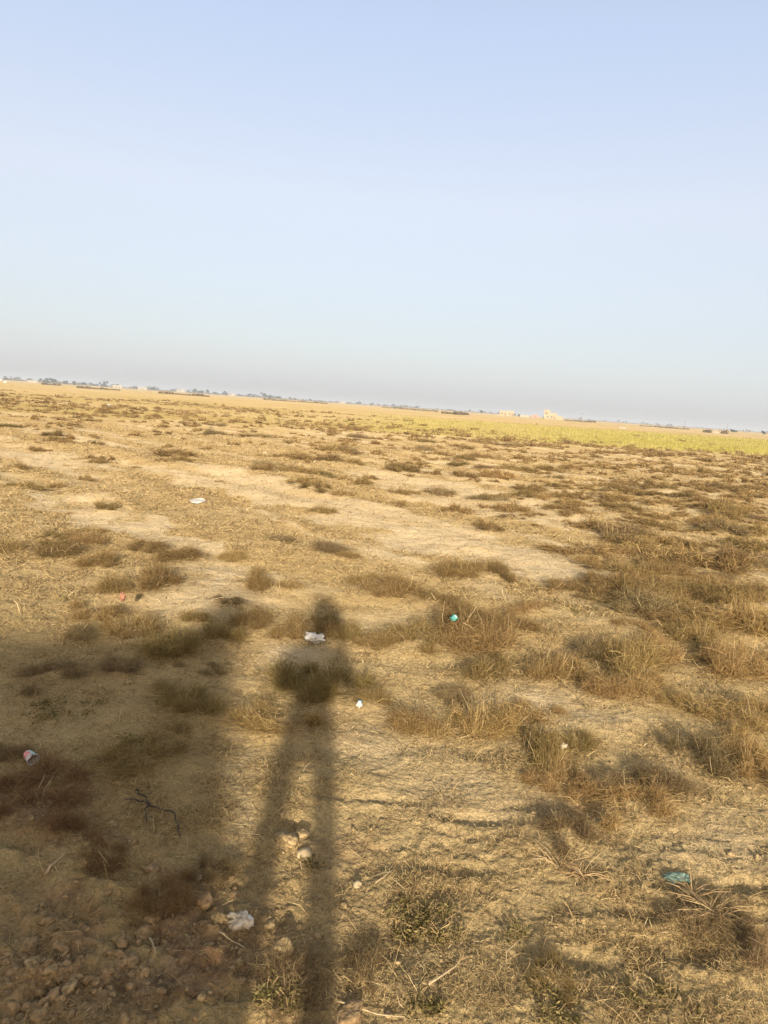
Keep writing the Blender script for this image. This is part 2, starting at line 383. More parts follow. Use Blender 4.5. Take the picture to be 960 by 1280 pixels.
# ------------------------------------------------------------------ dry bushes: about 1 m across, .35 m high, scaled per plant
def bush_parts(ntwig, nleaf, tw, ls, nd):
    """a tussock of nd overlapping tufts: (twigs and leaflets)"""
    cen = rng.normal(size=(nd, 2)) * [.30, .22]; rad = rng.uniform(.09, .30, nd); hh = (.10 + rad * 1.0) * rng.uniform(.6, 1.25, nd)
    k = rng.integers(0, nd, ntwig)
    a = rng.uniform(0, 2 * np.pi, ntwig); q = np.sqrt(rng.uniform(0, 1, ntwig))
    up = np.sqrt(np.clip(1 - q ** 2, 0, 1))
    rr = rng.uniform(.40, 1.25, ntwig) + (rng.uniform(0, 1, ntwig) < .10) * rng.uniform(.1, .6, ntwig)
    root = np.stack([cen[k, 0] + np.cos(a) * rad[k] * q * .45, cen[k, 1] + np.sin(a) * rad[k] * q * .45, np.full(ntwig, -.02)], 1)
    tip = np.stack([cen[k, 0] + np.cos(a) * rad[k] * q * rr, cen[k, 1] + np.sin(a) * rad[k] * q * rr, hh[k] * (.12 + .88 * up) * rr], 1)
    tip += rng.normal(size=(ntwig, 3)) * [.035, .035, .02]
    mid = .5 * (root + tip); mid[:, 2] += .05 * rng.uniform(-.2, 1, ntwig); mid += rng.normal(size=(ntwig, 3)) * .04
    tang = rng.uniform(0, 1, ntwig) < .4                       # inner twigs run every way through the mass
    e = rng.normal(size=(ntwig, 3)) * [1, 1, .55] * .085
    c0 = root + (tip - root) * rng.uniform(.25, 1.0, (ntwig, 1))
    root = np.where(tang[:, None], c0 - e, root); tip = np.where(tang[:, None], c0 + e, tip)
    mid = np.where(tang[:, None], c0 + rng.normal(size=(ntwig, 3)) * .022, mid)
    tip[:, 2] = np.maximum(tip[:, 2], .01)
    P = np.stack([root, mid, tip], 1)
    W = np.stack([np.full(ntwig, tw), np.full(ntwig, tw * .85), np.full(ntwig, tw * .25)], 1) * rng.uniform(.6, 1.3, (ntwig, 1))
    t1 = np.clip(rng.normal(.50, .24, ntwig), 0, 1)
    A = ribbons(P, W, t1)
    ns = ntwig // 3; a = rng.uniform(0, 2 * np.pi, ns); q = rng.uniform(.05, .42, ns); kk = rng.integers(0, nd, ns)
    r0 = np.stack([cen[kk, 0] + np.cos(a) * q, cen[kk, 1] + np.sin(a) * q, rng.uniform(0, .02, ns)], 1)
    a2 = a + rng.normal(size=ns) * .9; ls2 = rng.uniform(.06, .26, ns)
    e0 = r0 + np.stack([np.cos(a2) * ls2, np.sin(a2) * ls2, rng.uniform(-.1, .35, ns) * ls2], 1); e0[:, 2] = np.maximum(e0[:, 2], .004)
    S = ribbons(np.stack([r0, .5 * (r0 + e0) + rng.normal(size=(ns, 3)) * .015, e0], 1), np.tile([tw, tw * .8, tw * .3], (ns, 1)), np.clip(rng.normal(.5, .25, ns), 0, 1))
    i = rng.integers(0, ntwig, nleaf); t = rng.uniform(.35, 1.0, nleaf)[:, None]
    p0 = np.where(t < .5, root[i] + (mid - root)[i] * t * 2, mid[i] + (tip - mid)[i] * (t * 2 - 1)) + rng.normal(size=(nleaf, 3)) * .012
    p0[:, 2] = np.maximum(p0[:, 2], .004)
    dr = (tip - root)[i]; dr /= np.linalg.norm(dr, axis=1, keepdims=True) + 1e-9
    dr = dr * .5 + rng.normal(size=(nleaf, 3)) * .7
    ln = rng.uniform(.5, 1.5, nleaf)[:, None] * ls
    P2 = np.stack([p0, p0 + dr * ln], 1)
    W2 = np.stack([np.full(nleaf, tw * .8), np.full(nleaf, tw * .3)], 1)
    t2 = np.clip(rng.normal(.45, .26, nleaf), 0, 1)
    B = ribbons(P2, W2, t2)
    return join([A, B, S])

def stalk_parts(n):
    a = rng.uniform(0, 2 * np.pi, n); lean = rng.uniform(.1, .5, n); hgt = rng.uniform(.22, .5, n)
    root = np.stack([rng.normal(size=n) * .14, rng.normal(size=n) * .14, np.full(n, -.02)], 1)
    tip = root + np.stack([np.cos(a) * lean * hgt * 1.3, np.sin(a) * lean * hgt * 1.3, hgt], 1)
    mid = .5 * (root + tip) + rng.normal(size=(n, 3)) * .02
    P = np.stack([root, mid, tip], 1)
    W = np.tile([.0022, .002, .0009], (n, 1))
    return ribbons(P, W, rng.uniform(.2, 1, n))

PROTO = {'near': [], 'mid': [], 'far': []}
for i in range(10):
    v, f, t = bush_parts(2300, 4600, .0026, .030, 7 + i % 6)
    s = stalk_parts(12)
    PROTO['near'].append((v, f, t, s))
for i in range(8):
    PROTO['mid'].append(bush_parts(900, 1300, .0058, .045, 6 + i % 5))
for i in range(8):
    PROTO['far'].append(bush_parts(70, 130, .030, .13, 2 + i % 3))
MATKEY = {'b': 'bush', 'g': 'bush_grey', 'r': 'bush_rust', 'o': 'bush_olive'}
_cache = {}
def bush_mesh(kind, i, part, mk):
    key = (kind, i, part, mk)
    if key not in _cache:
        p = PROTO[kind][i]
        if part == 'stem': v, f, t = p[3]; mm = M['stalk']
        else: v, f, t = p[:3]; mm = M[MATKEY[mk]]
        _cache[key] = mesh_np('dry_bush_' + part, v, f, mm, t)
    return _cache[key]

# (px, py of the base, px width, px height, tone, label or None)
BUSH = [
 (122, 712, 42, 27, 'b', 'round golden brown tussock alone on the sand left of the bare pale patch'),
 (185, 696, 46, 20, 'b', 'low brown tussock, first of a pair end to end behind the bare pale sand patch'),
 (232, 703, 56, 28, 'b', 'wider brown tussock, second of a pair end to end behind the bare pale sand patch'),
 (293, 702, 36, 18, 'b', 'small brown tussock a step right of the end to end pair behind the bare sand'),
 (190, 738, 58, 36, 'b', 'bushy dark brown tussock on the left edge of the bare pale sand patch'),
 (150, 748, 50, 32, 'b', 'brown tussock between the bare sand patch and the tussock holding the red scrap'),
 (126, 776, 58, 30, 'b', 'broad olive brown tussock just left of the faded red scrap'),
 (162, 796, 60, 32, 'b', 'matted tan tussock right below the faded red scrap, at the edge of the big shadow'),
 (245, 780, 32, 34, 'b', 'upright golden tussock at the edge of the big shadow below the bare sand patch'),
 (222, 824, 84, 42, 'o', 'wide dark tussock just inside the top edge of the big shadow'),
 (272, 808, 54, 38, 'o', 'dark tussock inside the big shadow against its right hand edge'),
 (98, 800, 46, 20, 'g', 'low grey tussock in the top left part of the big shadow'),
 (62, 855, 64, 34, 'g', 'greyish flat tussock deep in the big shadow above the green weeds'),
 (150, 845, 54, 20, 'g', None),
 (315, 788, 52, 32, 'b', 'very dark tussock at the tip of the big shadow, left of the white bag'),
 (322, 735, 48, 30, 'b', 'brown tussock beyond the tip of the big shadow, on bare sand'),
 (290, 758, 30, 16, 'g', 'small grey tussock shaded at the very tip of the big shadow'),
 (362, 738, 34, 12, 'b', None),
 (404, 778, 34, 32, 'o', 'dark tussock under the head of the person shadow'),
 (372, 800, 60, 44, 'b', 'golden tussock touching the white crumpled bag on its left'),
 (436, 808, 56, 34, 'o', 'half shaded tussock touching the white crumpled bag on its right'),
 (408, 878, 92, 56, 'o', 'big dark tussock filling the torso of the person shadow'),
 (462, 888, 44, 40, 'b', 'sunlit golden tussock behind the blue and white wrapper'),
 (328, 920, 76, 62, 'b', 'bright golden tussock in the sunlit strip between the two shadows'),
 (455, 728, 34, 16, 'b', None), (490, 752, 74, 34, 'b', 'broad brown tussock beyond the white crumpled bag, out on bare sand'),
 (545, 762, 60, 24, 'b', 'low brown tussock joined to the right of the broad one out on bare sand'),
 (585, 722, 66, 32, 'b', 'dark brown tussock above the turquoise wrapper, out beyond the bare track'),
 (628, 725, 40, 22, 'b', None), (345, 685, 44, 16, 'g', None), (405, 692, 60, 16, 'g', None), (430, 700, 30, 14, 'b', None),
 (570, 806, 96, 58, 'b', 'large shaggy brown tussock just behind the turquoise wrapper'),
 (612, 824, 100, 64, 'b', 'large shaggy brown tussock to the right of the turquoise wrapper'),
 (515, 818, 84, 36, 'b', 'spreading low tussock to the left of the turquoise wrapper'),
 (600, 862, 80, 40, 'b', 'loose straggling tussock below the turquoise wrapper'),
 (470, 815, 46, 22, 'b', None),
 (525, 922, 60, 46, 'b', 'golden tussock standing alone right of the blue and white wrapper'),
 (565, 880, 46, 24, 'g', None),
 (612, 926, 90, 64, 'b', 'large golden brown tussock left of the clear plastic scrap'),
 (664, 962, 98, 62, 'b', 'large brown tussock just below and left of the clear plastic scrap'),
 (690, 990, 60, 40, 'b', None),
 (720, 700, 78, 24, 'b', None), (748, 668, 60, 24, 'b', None), (790, 690, 56, 22, 'b', None), (828, 688, 50, 20, 'b', None),
 (712, 742, 60, 20, 'b', 'first dark tussock of the slanting row along the bare strip'),
 (752, 752, 74, 28, 'b', 'middle dark tussock of the slanting row along the bare strip'),
 (840, 716, 80, 36, 'b', None), (892, 728, 84, 44, 'b', 'tall dark brown tussock in the thick scrub, a dark hollow in its middle'),
 (850, 752, 70, 26, 'b', None), (815, 770, 44, 26, 'o', 'small greenish brown tussock right of the green weed patch'),
 (785, 850, 90, 70, 'b', 'big dark tussock with a black hollow, right of the white paper scrap'),
 (820, 826, 60, 40, 'b', None), (690, 852, 74, 54, 'b', 'big tawny tussock left of the white paper scrap'),
 (738, 825, 60, 40, 'g', 'grey brown tussock behind the white paper scrap'),
 (930, 800, 84, 56, 'b', None), (868, 815, 70, 38, 'b', None), (915, 850, 90, 50, 'b', None), (805, 880, 70, 36, 'b', None),
 (850, 890, 46, 26, 'b', None), (770, 880, 60, 40, 'b', 'tawny tussock right of the white paper scrap, below the dark hollow'),
 (908, 918, 84, 40, 'b', 'golden tussock just right of the dark grey cloth scrap'),
 (875, 962, 76, 52, 'g', 'grey matted tussock straight below the dark grey cloth scrap'),
 (935, 968, 70, 56, 'b', 'bushy tan tussock right of the grey matted one, by the edge of the photo'),
 (945, 905, 50, 40, 'b', None), (845, 1000, 74, 44, 'g', 'grey tussock leaning on a bare slope below the matted grey one'),
 (790, 1025, 86, 54, 'b', 'golden brown tussock above the fan of pale dead stalks'),
 (755, 1000, 50, 40, 'g', 'grey thin tussock on the left flank of the golden brown one above the stalks'),
 (705, 1060, 62, 56, 'g', 'thin grey upright tussock beside the fan of pale dead stalks'),
 (722, 940, 50, 26, 'o', None), (660, 905, 50, 30, 'b', None), (640, 800, 60, 30, 'b', None), (660, 770, 50, 20, 'b', None),
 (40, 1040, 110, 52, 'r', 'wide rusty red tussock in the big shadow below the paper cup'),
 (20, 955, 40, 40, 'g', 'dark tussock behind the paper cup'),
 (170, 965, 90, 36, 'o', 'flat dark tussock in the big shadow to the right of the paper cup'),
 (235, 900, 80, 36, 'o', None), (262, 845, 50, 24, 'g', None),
 (215, 1140, 62, 36, 'r', 'rusty tuft of short stems above the clods by the dirty crumpled bag'),
 (260, 1105, 40, 40, 'g', 'tuft of thin upright grey stems right of the small dirty white scrap'),
 (120, 1085, 80, 30, 'r', 'flat rusty mat of stems in the big shadow beside the pale broken stick'),
 (15, 700, 52, 22, 'b', 'brown streak of tussock cut by the left edge of the photo'),
 (72, 705, 84, 22, 'b', 'long low brown tussock, second in the streak from the left edge of the photo'),
 (65, 682, 44, 12, 'b', None), (106, 688, 50, 16, 'b', None), (120, 672, 22, 12, 'b', None),
 (370, 1262, 90, 40, 'g', 'dark mat of dry stems at the foot of the person shadow'),
 (455, 1240, 60, 36, 'g', None), (690, 1250, 50, 30, 'o', 'small dark olive tuft by the bottom of the photo right of the pale straight stick'),
 (880, 1180, 90, 40, 'g', 'flattened mat of grey dead stems below the pale green plastic'),
 (945, 1225, 60, 44, 'g', 'grey mat of dead stems in the bottom right corner'),
 (30, 615, 40, 14, 'b', None), (130, 640, 28, 14, 'b', None), (228, 580, 22, 12, 'b', None), (328, 596, 22, 14, 'b', 'small dark bush on the crest of the low sandy bank'),
 (452, 612, 26, 18, 'b', 'small dark bush standing out alone past the end of the sandy bank'),
 (120, 562, 24, 8, 'b', None), (72, 550, 18, 8, 'b', None), (380, 600, 18, 10, 'b', None), (500, 622, 26, 12, 'b', None), (575, 640, 34, 16, 'b', None),
 (640, 640, 40, 18, 'b', None), (615, 665, 36, 14, 'b', None), (745, 572, 12, 8, 'b', None), (830, 580, 14, 8, 'b', None),
]

# ------------------------------------------------------------------ place bushes
bushes = []   # dict(x,y,w,h,tone,label)
def add_bush(px, py, w, h, tone, label=None):
    x, y = ground_at(px, py)
    D = math.sqrt(x * x + y * y + HC * HC); s = F / D
    W = w / s; dep = math.atan2(HC, math.hypot(x, y))
    Hm = max(.10 * W + .04, min(.6 * W, (h / s - .35 * W * math.sin(dep)) / math.cos(dep)))
    ddir = math.hypot(x, y); y += .35 * W * y / ddir; x += .35 * W * x / ddir
    bushes.append(dict(x=x, y=y, W=W * 1.0, H=Hm * .60, tone=tone, label=label, px=px, py=py, pxw=w))
for b in BUSH: add_bush(*b)

def scatter():
    """scrub that thins and thickens over the plain"""
    zones = [  # px0, px1, py0, py1 (below the sloping horizon offset), n, size range (m), tone weights
    ]
    out = []
    N = 160000
    r = np.exp(rng.uniform(math.log(5.5), math.log(150), N)); a = np.radians(rng.uniform(-31, 31, N))
    x, y = r * np.sin(a), r * np.cos(a)
    px, py = project(x, y)
    d = np.zeros(N)
    cl = fbm(x * .33, y * .33, 3); cl2 = fbm(x * .9 + 9, y * .9, 2)
    # thick scrub on the right
    thick = np.exp(-(((px - 900) / 170) ** 2 + ((py - 690) / 75) ** 2)) + .8 * np.exp(-(((px - 880) / 150) ** 2 + ((py - 830) / 90) ** 2))
    thick = np.clip(thick, 0, 1)
    d += 11.0 * thick * sstep(-.6, .25, cl2) * (r > 5.6)
    # scattered over the middle
    hor = 506.5 + (px - 480) * .07
    dy = py - hor
    mid = sstep(22, 34, dy) * (1 - sstep(95, 150, dy))
    d += 3.0 * mid * sstep(-.45, .35, cl) * (.45 + .9 * sstep(250, 650, px))
    # dark lines of scrub in the far left
    farl = sstep(13, 18, dy) * (1 - sstep(36, 50, dy)) * (1 - sstep(380, 560, px))
    d += 1.4 * farl * sstep(-.15, .3, fbm(x * .06, y * .17 + 7, 3))
    # belt where the crop begins
    belt = np.exp(-(((y - (38 + .30 * x)) / 3.0) ** 2)) * (px > 430)
    d += .12 * belt * sstep(-.2, .3, cl)
    # sparse ones nearer
    nearz = (dy > 95) & (dy < 260)
    d += nearz * .22 * sstep(-.15, .4, cl) * (1 - thick)
    bare = patches(px, py, BARE)
    d *= 1 - .93 * sstep(.25, .6, masks(x, y)[3])
    d *= (1 - .85 * bare)
    acc = rng.uniform(0, 1, N) < d * (r ** 2) * (62 * math.pi / 180) * math.log(150 / 5.5) / N   # density per m2
    for i in np.nonzero(acc)[0]:
        w = float(np.clip(rng.lognormal(math.log(.28), .5), .11, .9))
        if dy[i] > 95: w = min(w, .62)
        if dy[i] < 40: w *= 1.25
        if thick[i] > .4: w *= 1.05
        out.append(dict(x=float(x[i]), y=float(y[i]), W=w, H=w * float(rng.uniform(.15, .28)), tone=random.choices('bog', (7, 2, 2))[0], label=None,
                        px=float(px[i]), py=float(py[i]), pxw=w * F / float(r[i]), thick=float(thick[i])))
    return out
manual_n = len(bushes)
for s in scatter():
    if all((s['x'] - b['x']) ** 2 + (s['y'] - b['y']) ** 2 > (.36 * (s['W'] + b['W'])) ** 2 * (.3 if s.get('thick', 0) > .3 else 1) for b in bushes[-1200:]):
        bushes.append(s)
for b in bushes:
    if math.hypot(b['x'], b['y']) < 30:
        MOUNDS.append((b['x'], b['y'], .42 * b['W'], .06 * b['W'] + .012))
order = sorted(range(len(bushes)), key=lambda i: (i >= manual_n, -bushes[i]['pxw']))
single, rest = order[:298], order[298:]

# ------------------------------------------------------------------ ground sheet
def build_ground():
    az = np.concatenate([np.arange(-180, -50, 4.0), np.arange(-50, 50, .15), np.arange(50, 180, 4.0)])
    az = np.radians(az)
    rad = [0.35]
    while rad[-1] < 9500:
        q = rad[-1]; rad.append(q * (1.0032 if q < 12 else 1.008 if q < 200 else 1.03))
    rad = np.array(rad); na, nr = len(az), len(rad)
    R, A = np.meshgrid(rad, az, indexing='ij')
    X, Y = (R * np.sin(A)).ravel(), (R * np.cos(A)).ravel()
    Z = height(X, Y)
    V = np.stack([X, Y, Z], 1); V = np.concatenate([V, [[0, 0, 0.0]]])
    i, j = np.meshgrid(np.arange(nr - 1), np.arange(na), indexing='ij')
    j2 = (j + 1) % na
    Fq = np.stack([i * na + j, i * na + j2, (i + 1) * na + j2, (i + 1) * na + j], -1).reshape(-1, 4)[:, ::-1]
    me = bpy.data.meshes.new('ground')
    c = nr * na
    tri = np.stack([np.full(na, c), np.arange(na), (np.arange(na) + 1) % na], 1)[:, ::-1]
    me.vertices.add(len(V)); me.vertices.foreach_set('co', V.astype(np.float32).ravel())
    loops = np.concatenate([Fq.ravel(), tri.ravel()]).astype(np.int32)
    me.loops.add(len(loops)); me.loops.foreach_set('vertex_index', loops)
    starts = np.concatenate([np.arange(len(Fq)) * 4, len(Fq) * 4 + np.arange(na) * 3]).astype(np.int32)
    me.polygons.add(len(starts)); me.polygons.foreach_set('loop_start', starts)
    me.polygons.foreach_set('use_smooth', np.ones(len(starts), bool))
    me.update(calc_edges=True)
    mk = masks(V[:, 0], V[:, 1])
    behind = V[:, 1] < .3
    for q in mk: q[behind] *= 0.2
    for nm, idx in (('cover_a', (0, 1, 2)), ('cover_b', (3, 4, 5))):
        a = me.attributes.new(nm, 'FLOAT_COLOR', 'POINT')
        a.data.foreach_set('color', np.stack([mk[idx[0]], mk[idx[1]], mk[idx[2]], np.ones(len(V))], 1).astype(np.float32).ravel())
    me.materials.append(M['earth'])
    o = link('ground', me); tag(o, kind='structure', label='bare dry sandy plain with straw litter, reaching the horizon')
build_ground()

# ------------------------------------------------------------------ link the bushes
LAND = [('the white crumpled bag', 393, 800), ('the turquoise wrapper', 565, 803), ('the blue and white wrapper', 449, 884), ('the paper cup', 38, 955),
        ('the white paper scrap', 720, 846), ('the clear plastic scrap', 703, 940), ('the pale green plastic', 845, 1098), ('the dark grey cloth scrap', 868, 888),
        ('the faded red scrap', 153, 768), ('the flat white board', 247, 633), ('the green weed patch', 725, 768), ('the fan of dead stalks', 728, 1095),
        ('the lone bush past the sandy bank', 452, 612), ('the bush on the sandy bank crest', 328, 596), ('the dark hollowed tussock', 892, 728),
        ('the slanting tussock row', 752, 750), ('the long streak of tussocks', 72, 705), ('the grey matted tussock', 875, 962)]
LAND = [(n, *ground_at(a, b)) for n, a, b in LAND]
used_labels = {}
ORD = ['', 'a second ', 'a third ']
def auto_label(b):
    r = math.hypot(b['x'], b['y'])
    size = 'small' if b['W'] < .4 else 'medium' if b['W'] < .62 else 'broad' if b['W'] < .85 else 'very broad'
    shape = 'flat' if b['H'] / b['W'] < .25 else 'low' if b['H'] / b['W'] < .4 else 'domed'
    col = {'b': 'brown', 'g': 'greyish', 'r': 'rusty', 'o': 'olive brown'}[b['tone']]
    best = sorted(LAND, key=lambda q: (q[1] - b['x']) ** 2 + (q[2] - b['y']) ** 2)
    for cand in best[:4]:
        dx, dy = b['x'] - cand[1], b['y'] - cand[2]; d = math.hypot(dx, dy)
        if r > 17 and d > 7: break
        dist = 'right by' if d < .5 else 'half a step' if d < .8 else 'one step' if d < 1.3 else 'two steps' if d < 2.1 else 'three steps' if d < 3 else 'four steps' if d < 4 else 'six steps' if d < 5.5 else 'eight steps' if d < 7.5 else 'a dozen steps'
        ang = math.degrees(math.atan2(dx, dy))
        if dist == 'right by': rel = ''
        else: rel = ['beyond', 'beyond and right of', 'right of', 'this side and right of', 'this side of', 'this side and left of', 'left of', 'beyond and left of'][int(((ang + 22.5) % 360) // 45)]
        lab = f"{size} {shape} {col} tussock {dist} {rel} {cand[0]}".replace('  ', ' ')
        if len(lab.split()) <= 15 and lab not in used_labels: return lab, 'dry tussocks with a mark beside them'
    hor = 506.5 + (b['px'] - 480) * .07; dy = b['py'] - hor
    if b.get('thick', 0) > .35: z = ('dry brown tussock merging into the thick scrub on the right side of the plain', 'thick scrub on the right')
    elif dy < 34 and b['px'] < 480: z = ('dark speck of scrub in the far rows below the left half of the horizon', 'far scrub rows on the left')
    elif dy < 42: z = ('dark low scrub tuft along the near edge of the yellow green crop', 'scrub along the crop edge')
    elif b['px'] < 330: z = ('small dry tussock on the sandy ground around the low sandy bank', 'tussocks around the sandy bank')
    elif b['px'] < 640: z = ('small dry tussock on the open middle plain before the crop', 'tussocks on the open middle plain')
    else: z = ('small dry tussock between the thick right hand scrub and the crop', 'tussocks between scrub and crop')
    return z
from collections import defaultdict
def place_bush(b, i):
    r = math.hypot(b['x'], b['y'])
    z = hz(b['x'], b['y']) - .012
    lab, grp = (b['label'], 'dry tussocks with a mark beside them') if b['label'] else auto_label(b)
    used_labels[lab] = 1
    rz = random.uniform(0, 6.28)
    flat = random.uniform(.75, 1.1)
    sc = (b['W'] * random.uniform(.95, 1.15), b['W'] * flat, b['H'] / .36)
    if r < 8.5:
        k = random.randrange(10)
        o = empty('dry_shrub', (b['x'], b['y'], z), rz); o.scale = sc
        f = link('foliage', bush_mesh('near', k, 'foliage', b['tone']), o)
        link('dry_sprays', bush_mesh('near', k, 'stem', b['tone']), o)
    else:
        k = random.randrange(8)
        o = link('dry_shrub', bush_mesh('mid', k, 'foliage', b['tone']), None, (b['x'], b['y'], z)); o.rotation_euler = (0, 0, rz); o.scale = sc
    tag(o, lab, 'dry shrub', grp)
for n_, i in enumerate(single): place_bush(bushes[i], i)
def far_scrub():
    parts = []
    for i in rest:
        b = bushes[i]; r = math.hypot(b['x'], b['y'])
        v, f, t = PROTO['mid' if r < 22 else 'far'][random.randrange(8)]
        c, s = math.cos(i * 1.7), math.sin(i * 1.7)
        q = v * [b['W'], b['W'], b['H'] / .36]
        q = np.stack([q[:, 0] * c - q[:, 1] * s + b['x'], q[:, 0] * s + q[:, 1] * c + b['y'], q[:, 2] + hz(b['x'], b['y']) - .012], 1)
        parts.append((q, f, np.clip(t + rng.uniform(-.22, .08), 0, 1)))
    v, f, t = join(parts)
    o = link('distant_scrub', mesh_np('distant_scrub', v, f, M['bush'], t))
    tag(o, 'countless small dry tufts of scrub dotted over the distant plain', kind='stuff')
if rest: far_scrub()

# ------------------------------------------------------------------ straw and dead grass on the ground
def straw():
    n = 1500000
    r = np.exp(rng.uniform(math.log(1.25), math.log(34), n)); a = np.radians(rng.uniform(-38, 38, n))
    x, y = r * np.sin(a), r * np.cos(a)
    lit, bare, rust, field, olive, crack = masks(x, y)
    clump = sstep(-.35, .45, fbm(x * 4.5 + 3, y * 4.5, 2))
    prob = (.16 + .95 * lit) * (1 - .72 * bare) * (1 - .65 * crack) * (.15 + .85 * clump)
    keep = rng.uniform(0, 1, n) < prob * (.85 - .65 * rust)
    x, y, r, lit = x[keep], y[keep], r[keep], lit[keep]
    n = len(x)
    z = height(x, y)
    a = rng.uniform(0, 2 * np.pi, n); ln = rng.uniform(.008, .042, n) * (1 + (rng.uniform(0, 1, n) < .05) * 1.8) * np.clip(r / 3.5, .8, 2.5) ** .5
    lift = rng.exponential(.28, n).clip(0, 1.3); stand = rng.uniform(0, 1, n) < .30
    lift = np.where(stand, rng.uniform(.5, 1.6, n), lift); ln = np.where(stand, ln * .7, ln)
    d = np.stack([np.cos(a), np.sin(a), lift], 1); d /= np.linalg.norm(d, axis=1, keepdims=True)
    p0 = np.stack([x, y, z - .002], 1); p2 = p0 + d * ln[:, None]
    p2[:, 2] = np.maximum(p2[:, 2], height(p2[:, 0], p2[:, 1], False) - .0 + .002)
    p1 = .5 * (p0 + p2) + rng.normal(size=(n, 3)) * (ln * .10)[:, None]; p1[:, 2] += ln * .06
    w = .00085 * np.clip(r / 2.6, .8, 9)
    P = np.stack([p0, p1, p2], 1); W = np.stack([w, w, w * .4], 1)
    t = np.clip(rng.normal(.42, .25, n), 0, 1)
    v, f, t = ribbons(P, W, t)
    o = link('dry_grass', mesh_np('dry_grass', v, f, M['straw'], t))
    tag(o, 'dead grass and broken straw strewn over the sandy ground', kind='stuff')
straw()

# ------------------------------------------------------------------ crumbs of earth
def ico(sub=1):
    import bmesh
    bm = bmesh.new(); bmesh.ops.create_icosphere(bm, subdivisions=sub, radius=1)
    v = np.array([q.co[:] for q in bm.verts]); f = np.array([[w.index for w in q.verts] for q in bm.faces]); bm.free()
    return v, f
def crumbs():
    n = 26000
    r = np.exp(rng.uniform(math.log(1.3), math.log(11), n)); a = np.radians(rng.uniform(-36, 36, n))
    x, y = r * np.sin(a), r * np.cos(a)
    cl = sstep(.0, .5, fbm(x * 2.1 + 40, y * 2.1, 3))
    lit, bare, rust, _f, _o, crack = masks(x, y)
    keep = rng.uniform(0, 1, n) < (.12 + .88 * cl) * (.55 + .5 * rust) * (.6 + 1.6 * crack) * (1 - .5 * bare)
    x, y = x[keep], y[keep]; n = len(x)
    s = np.clip(rng.lognormal(math.log(.0036), .55, n), .0015, .016)
    bv, bf = ico(1)
    V = bv[None] * (1 + rng.normal(size=(n, len(bv), 1)) * .26) * rng.uniform(.5, 1.3, (n, 1, 3)) * [1, 1, .7] * s[:, None, None]
    c, q = np.cos(rng.uniform(0, 6.28, n))[:, None], None
    V = V + np.stack([x, y, height(x, y) + s * .1], 1)[:, None]
    Fc = bf[None] + (np.arange(n) * len(bv))[:, None, None]
    o = link('soil_crumbs', mesh_np('soil_crumbs', V.reshape(-1, 3), Fc.reshape(-1, 3), M['clod']))
    tag(o, 'crumbs of dry earth and grit scattered over the ground', kind='stuff')
crumbs()
def corner_clods():
    n = 520
    u = rng.uniform(0, 1, (n, 2)); px = np.where(u[:, 0] < .6, rng.normal(60, 70, n), rng.normal(190, 110, n)); py = np.where(u[:, 0] < .6, rng.normal(1235, 40, n), rng.normal(1150, 70, n))
    ok = (px > -60) & (px < 420) & (py > 980) & (py < 1330); px, py = px[ok], py[ok]; n = len(px)
    P = np.array([ground_at(a, b) for a, b in zip(px, py)]); x, y = P[:, 0], P[:, 1]
    s = np.clip(rng.lognormal(math.log(.0065), .6, n), .0025, .024)
    bv, bf = ico(2)
    V = bv[None] * (1 + rng.normal(size=(n, len(bv), 1)) * .11 + .22 * np.sign(np.sin(bv[None] @ rng.normal(size=(n, 3, 1)) * 2.2 + 1)) * (rng.uniform(0, 1, (n, 1, 1)) + .3)) * rng.uniform(.6, 1.35, (n, 1, 3)) * [1, 1, .62] * s[:, None, None]
    V = V + np.stack([x, y, height(x, y) - s * .10], 1)[:, None]
    Fc = bf[None] + (np.arange(n) * len(bv))[:, None, None]
    o = link('earth_rubble', mesh_np('earth_rubble', V.reshape(-1, 3), Fc.reshape(-1, 3), M['clod_red']))
    tag(o, 'brown broken earth rubble heaped over the shaded corner of ground', kind='stuff')
corner_clods()

# ------------------------------------------------------------------ the crop
def crop():
    n = 90000
    r = np.exp(rng.uniform(math.log(36), math.log(240), n)); a = np.radians(rng.uniform(-20, 36, n))
    x, y = r * np.sin(a), r * np.cos(a)
    field = masks(x, y)[3]
    keep = rng.uniform(0, 1, n) < field * .9
    x, y, r = x[keep], y[keep], r[keep]; n = len(x)
    z = height(x, y)
    h = rng.uniform(.10, .26, n)
    p0 = np.stack([x, y, z], 1); p2 = p0 + np.stack([rng.normal(size=n) * .07, rng.normal(size=n) * .07, h], 1)
    P = np.stack([p0, .5 * (p0 + p2), p2], 1); w = .010 * r / 45
    v, f, t = ribbons(P, np.stack([w, w, w * .5], 1), np.clip(rng.normal(.5, .22, n), 0, 1))
    o = link('crop_field', mesh_np('crop_field', v, f, M['crop'], t))
    tag(o, 'yellow green crop growing thinly in a long strip before the horizon', kind='stuff')
crop()

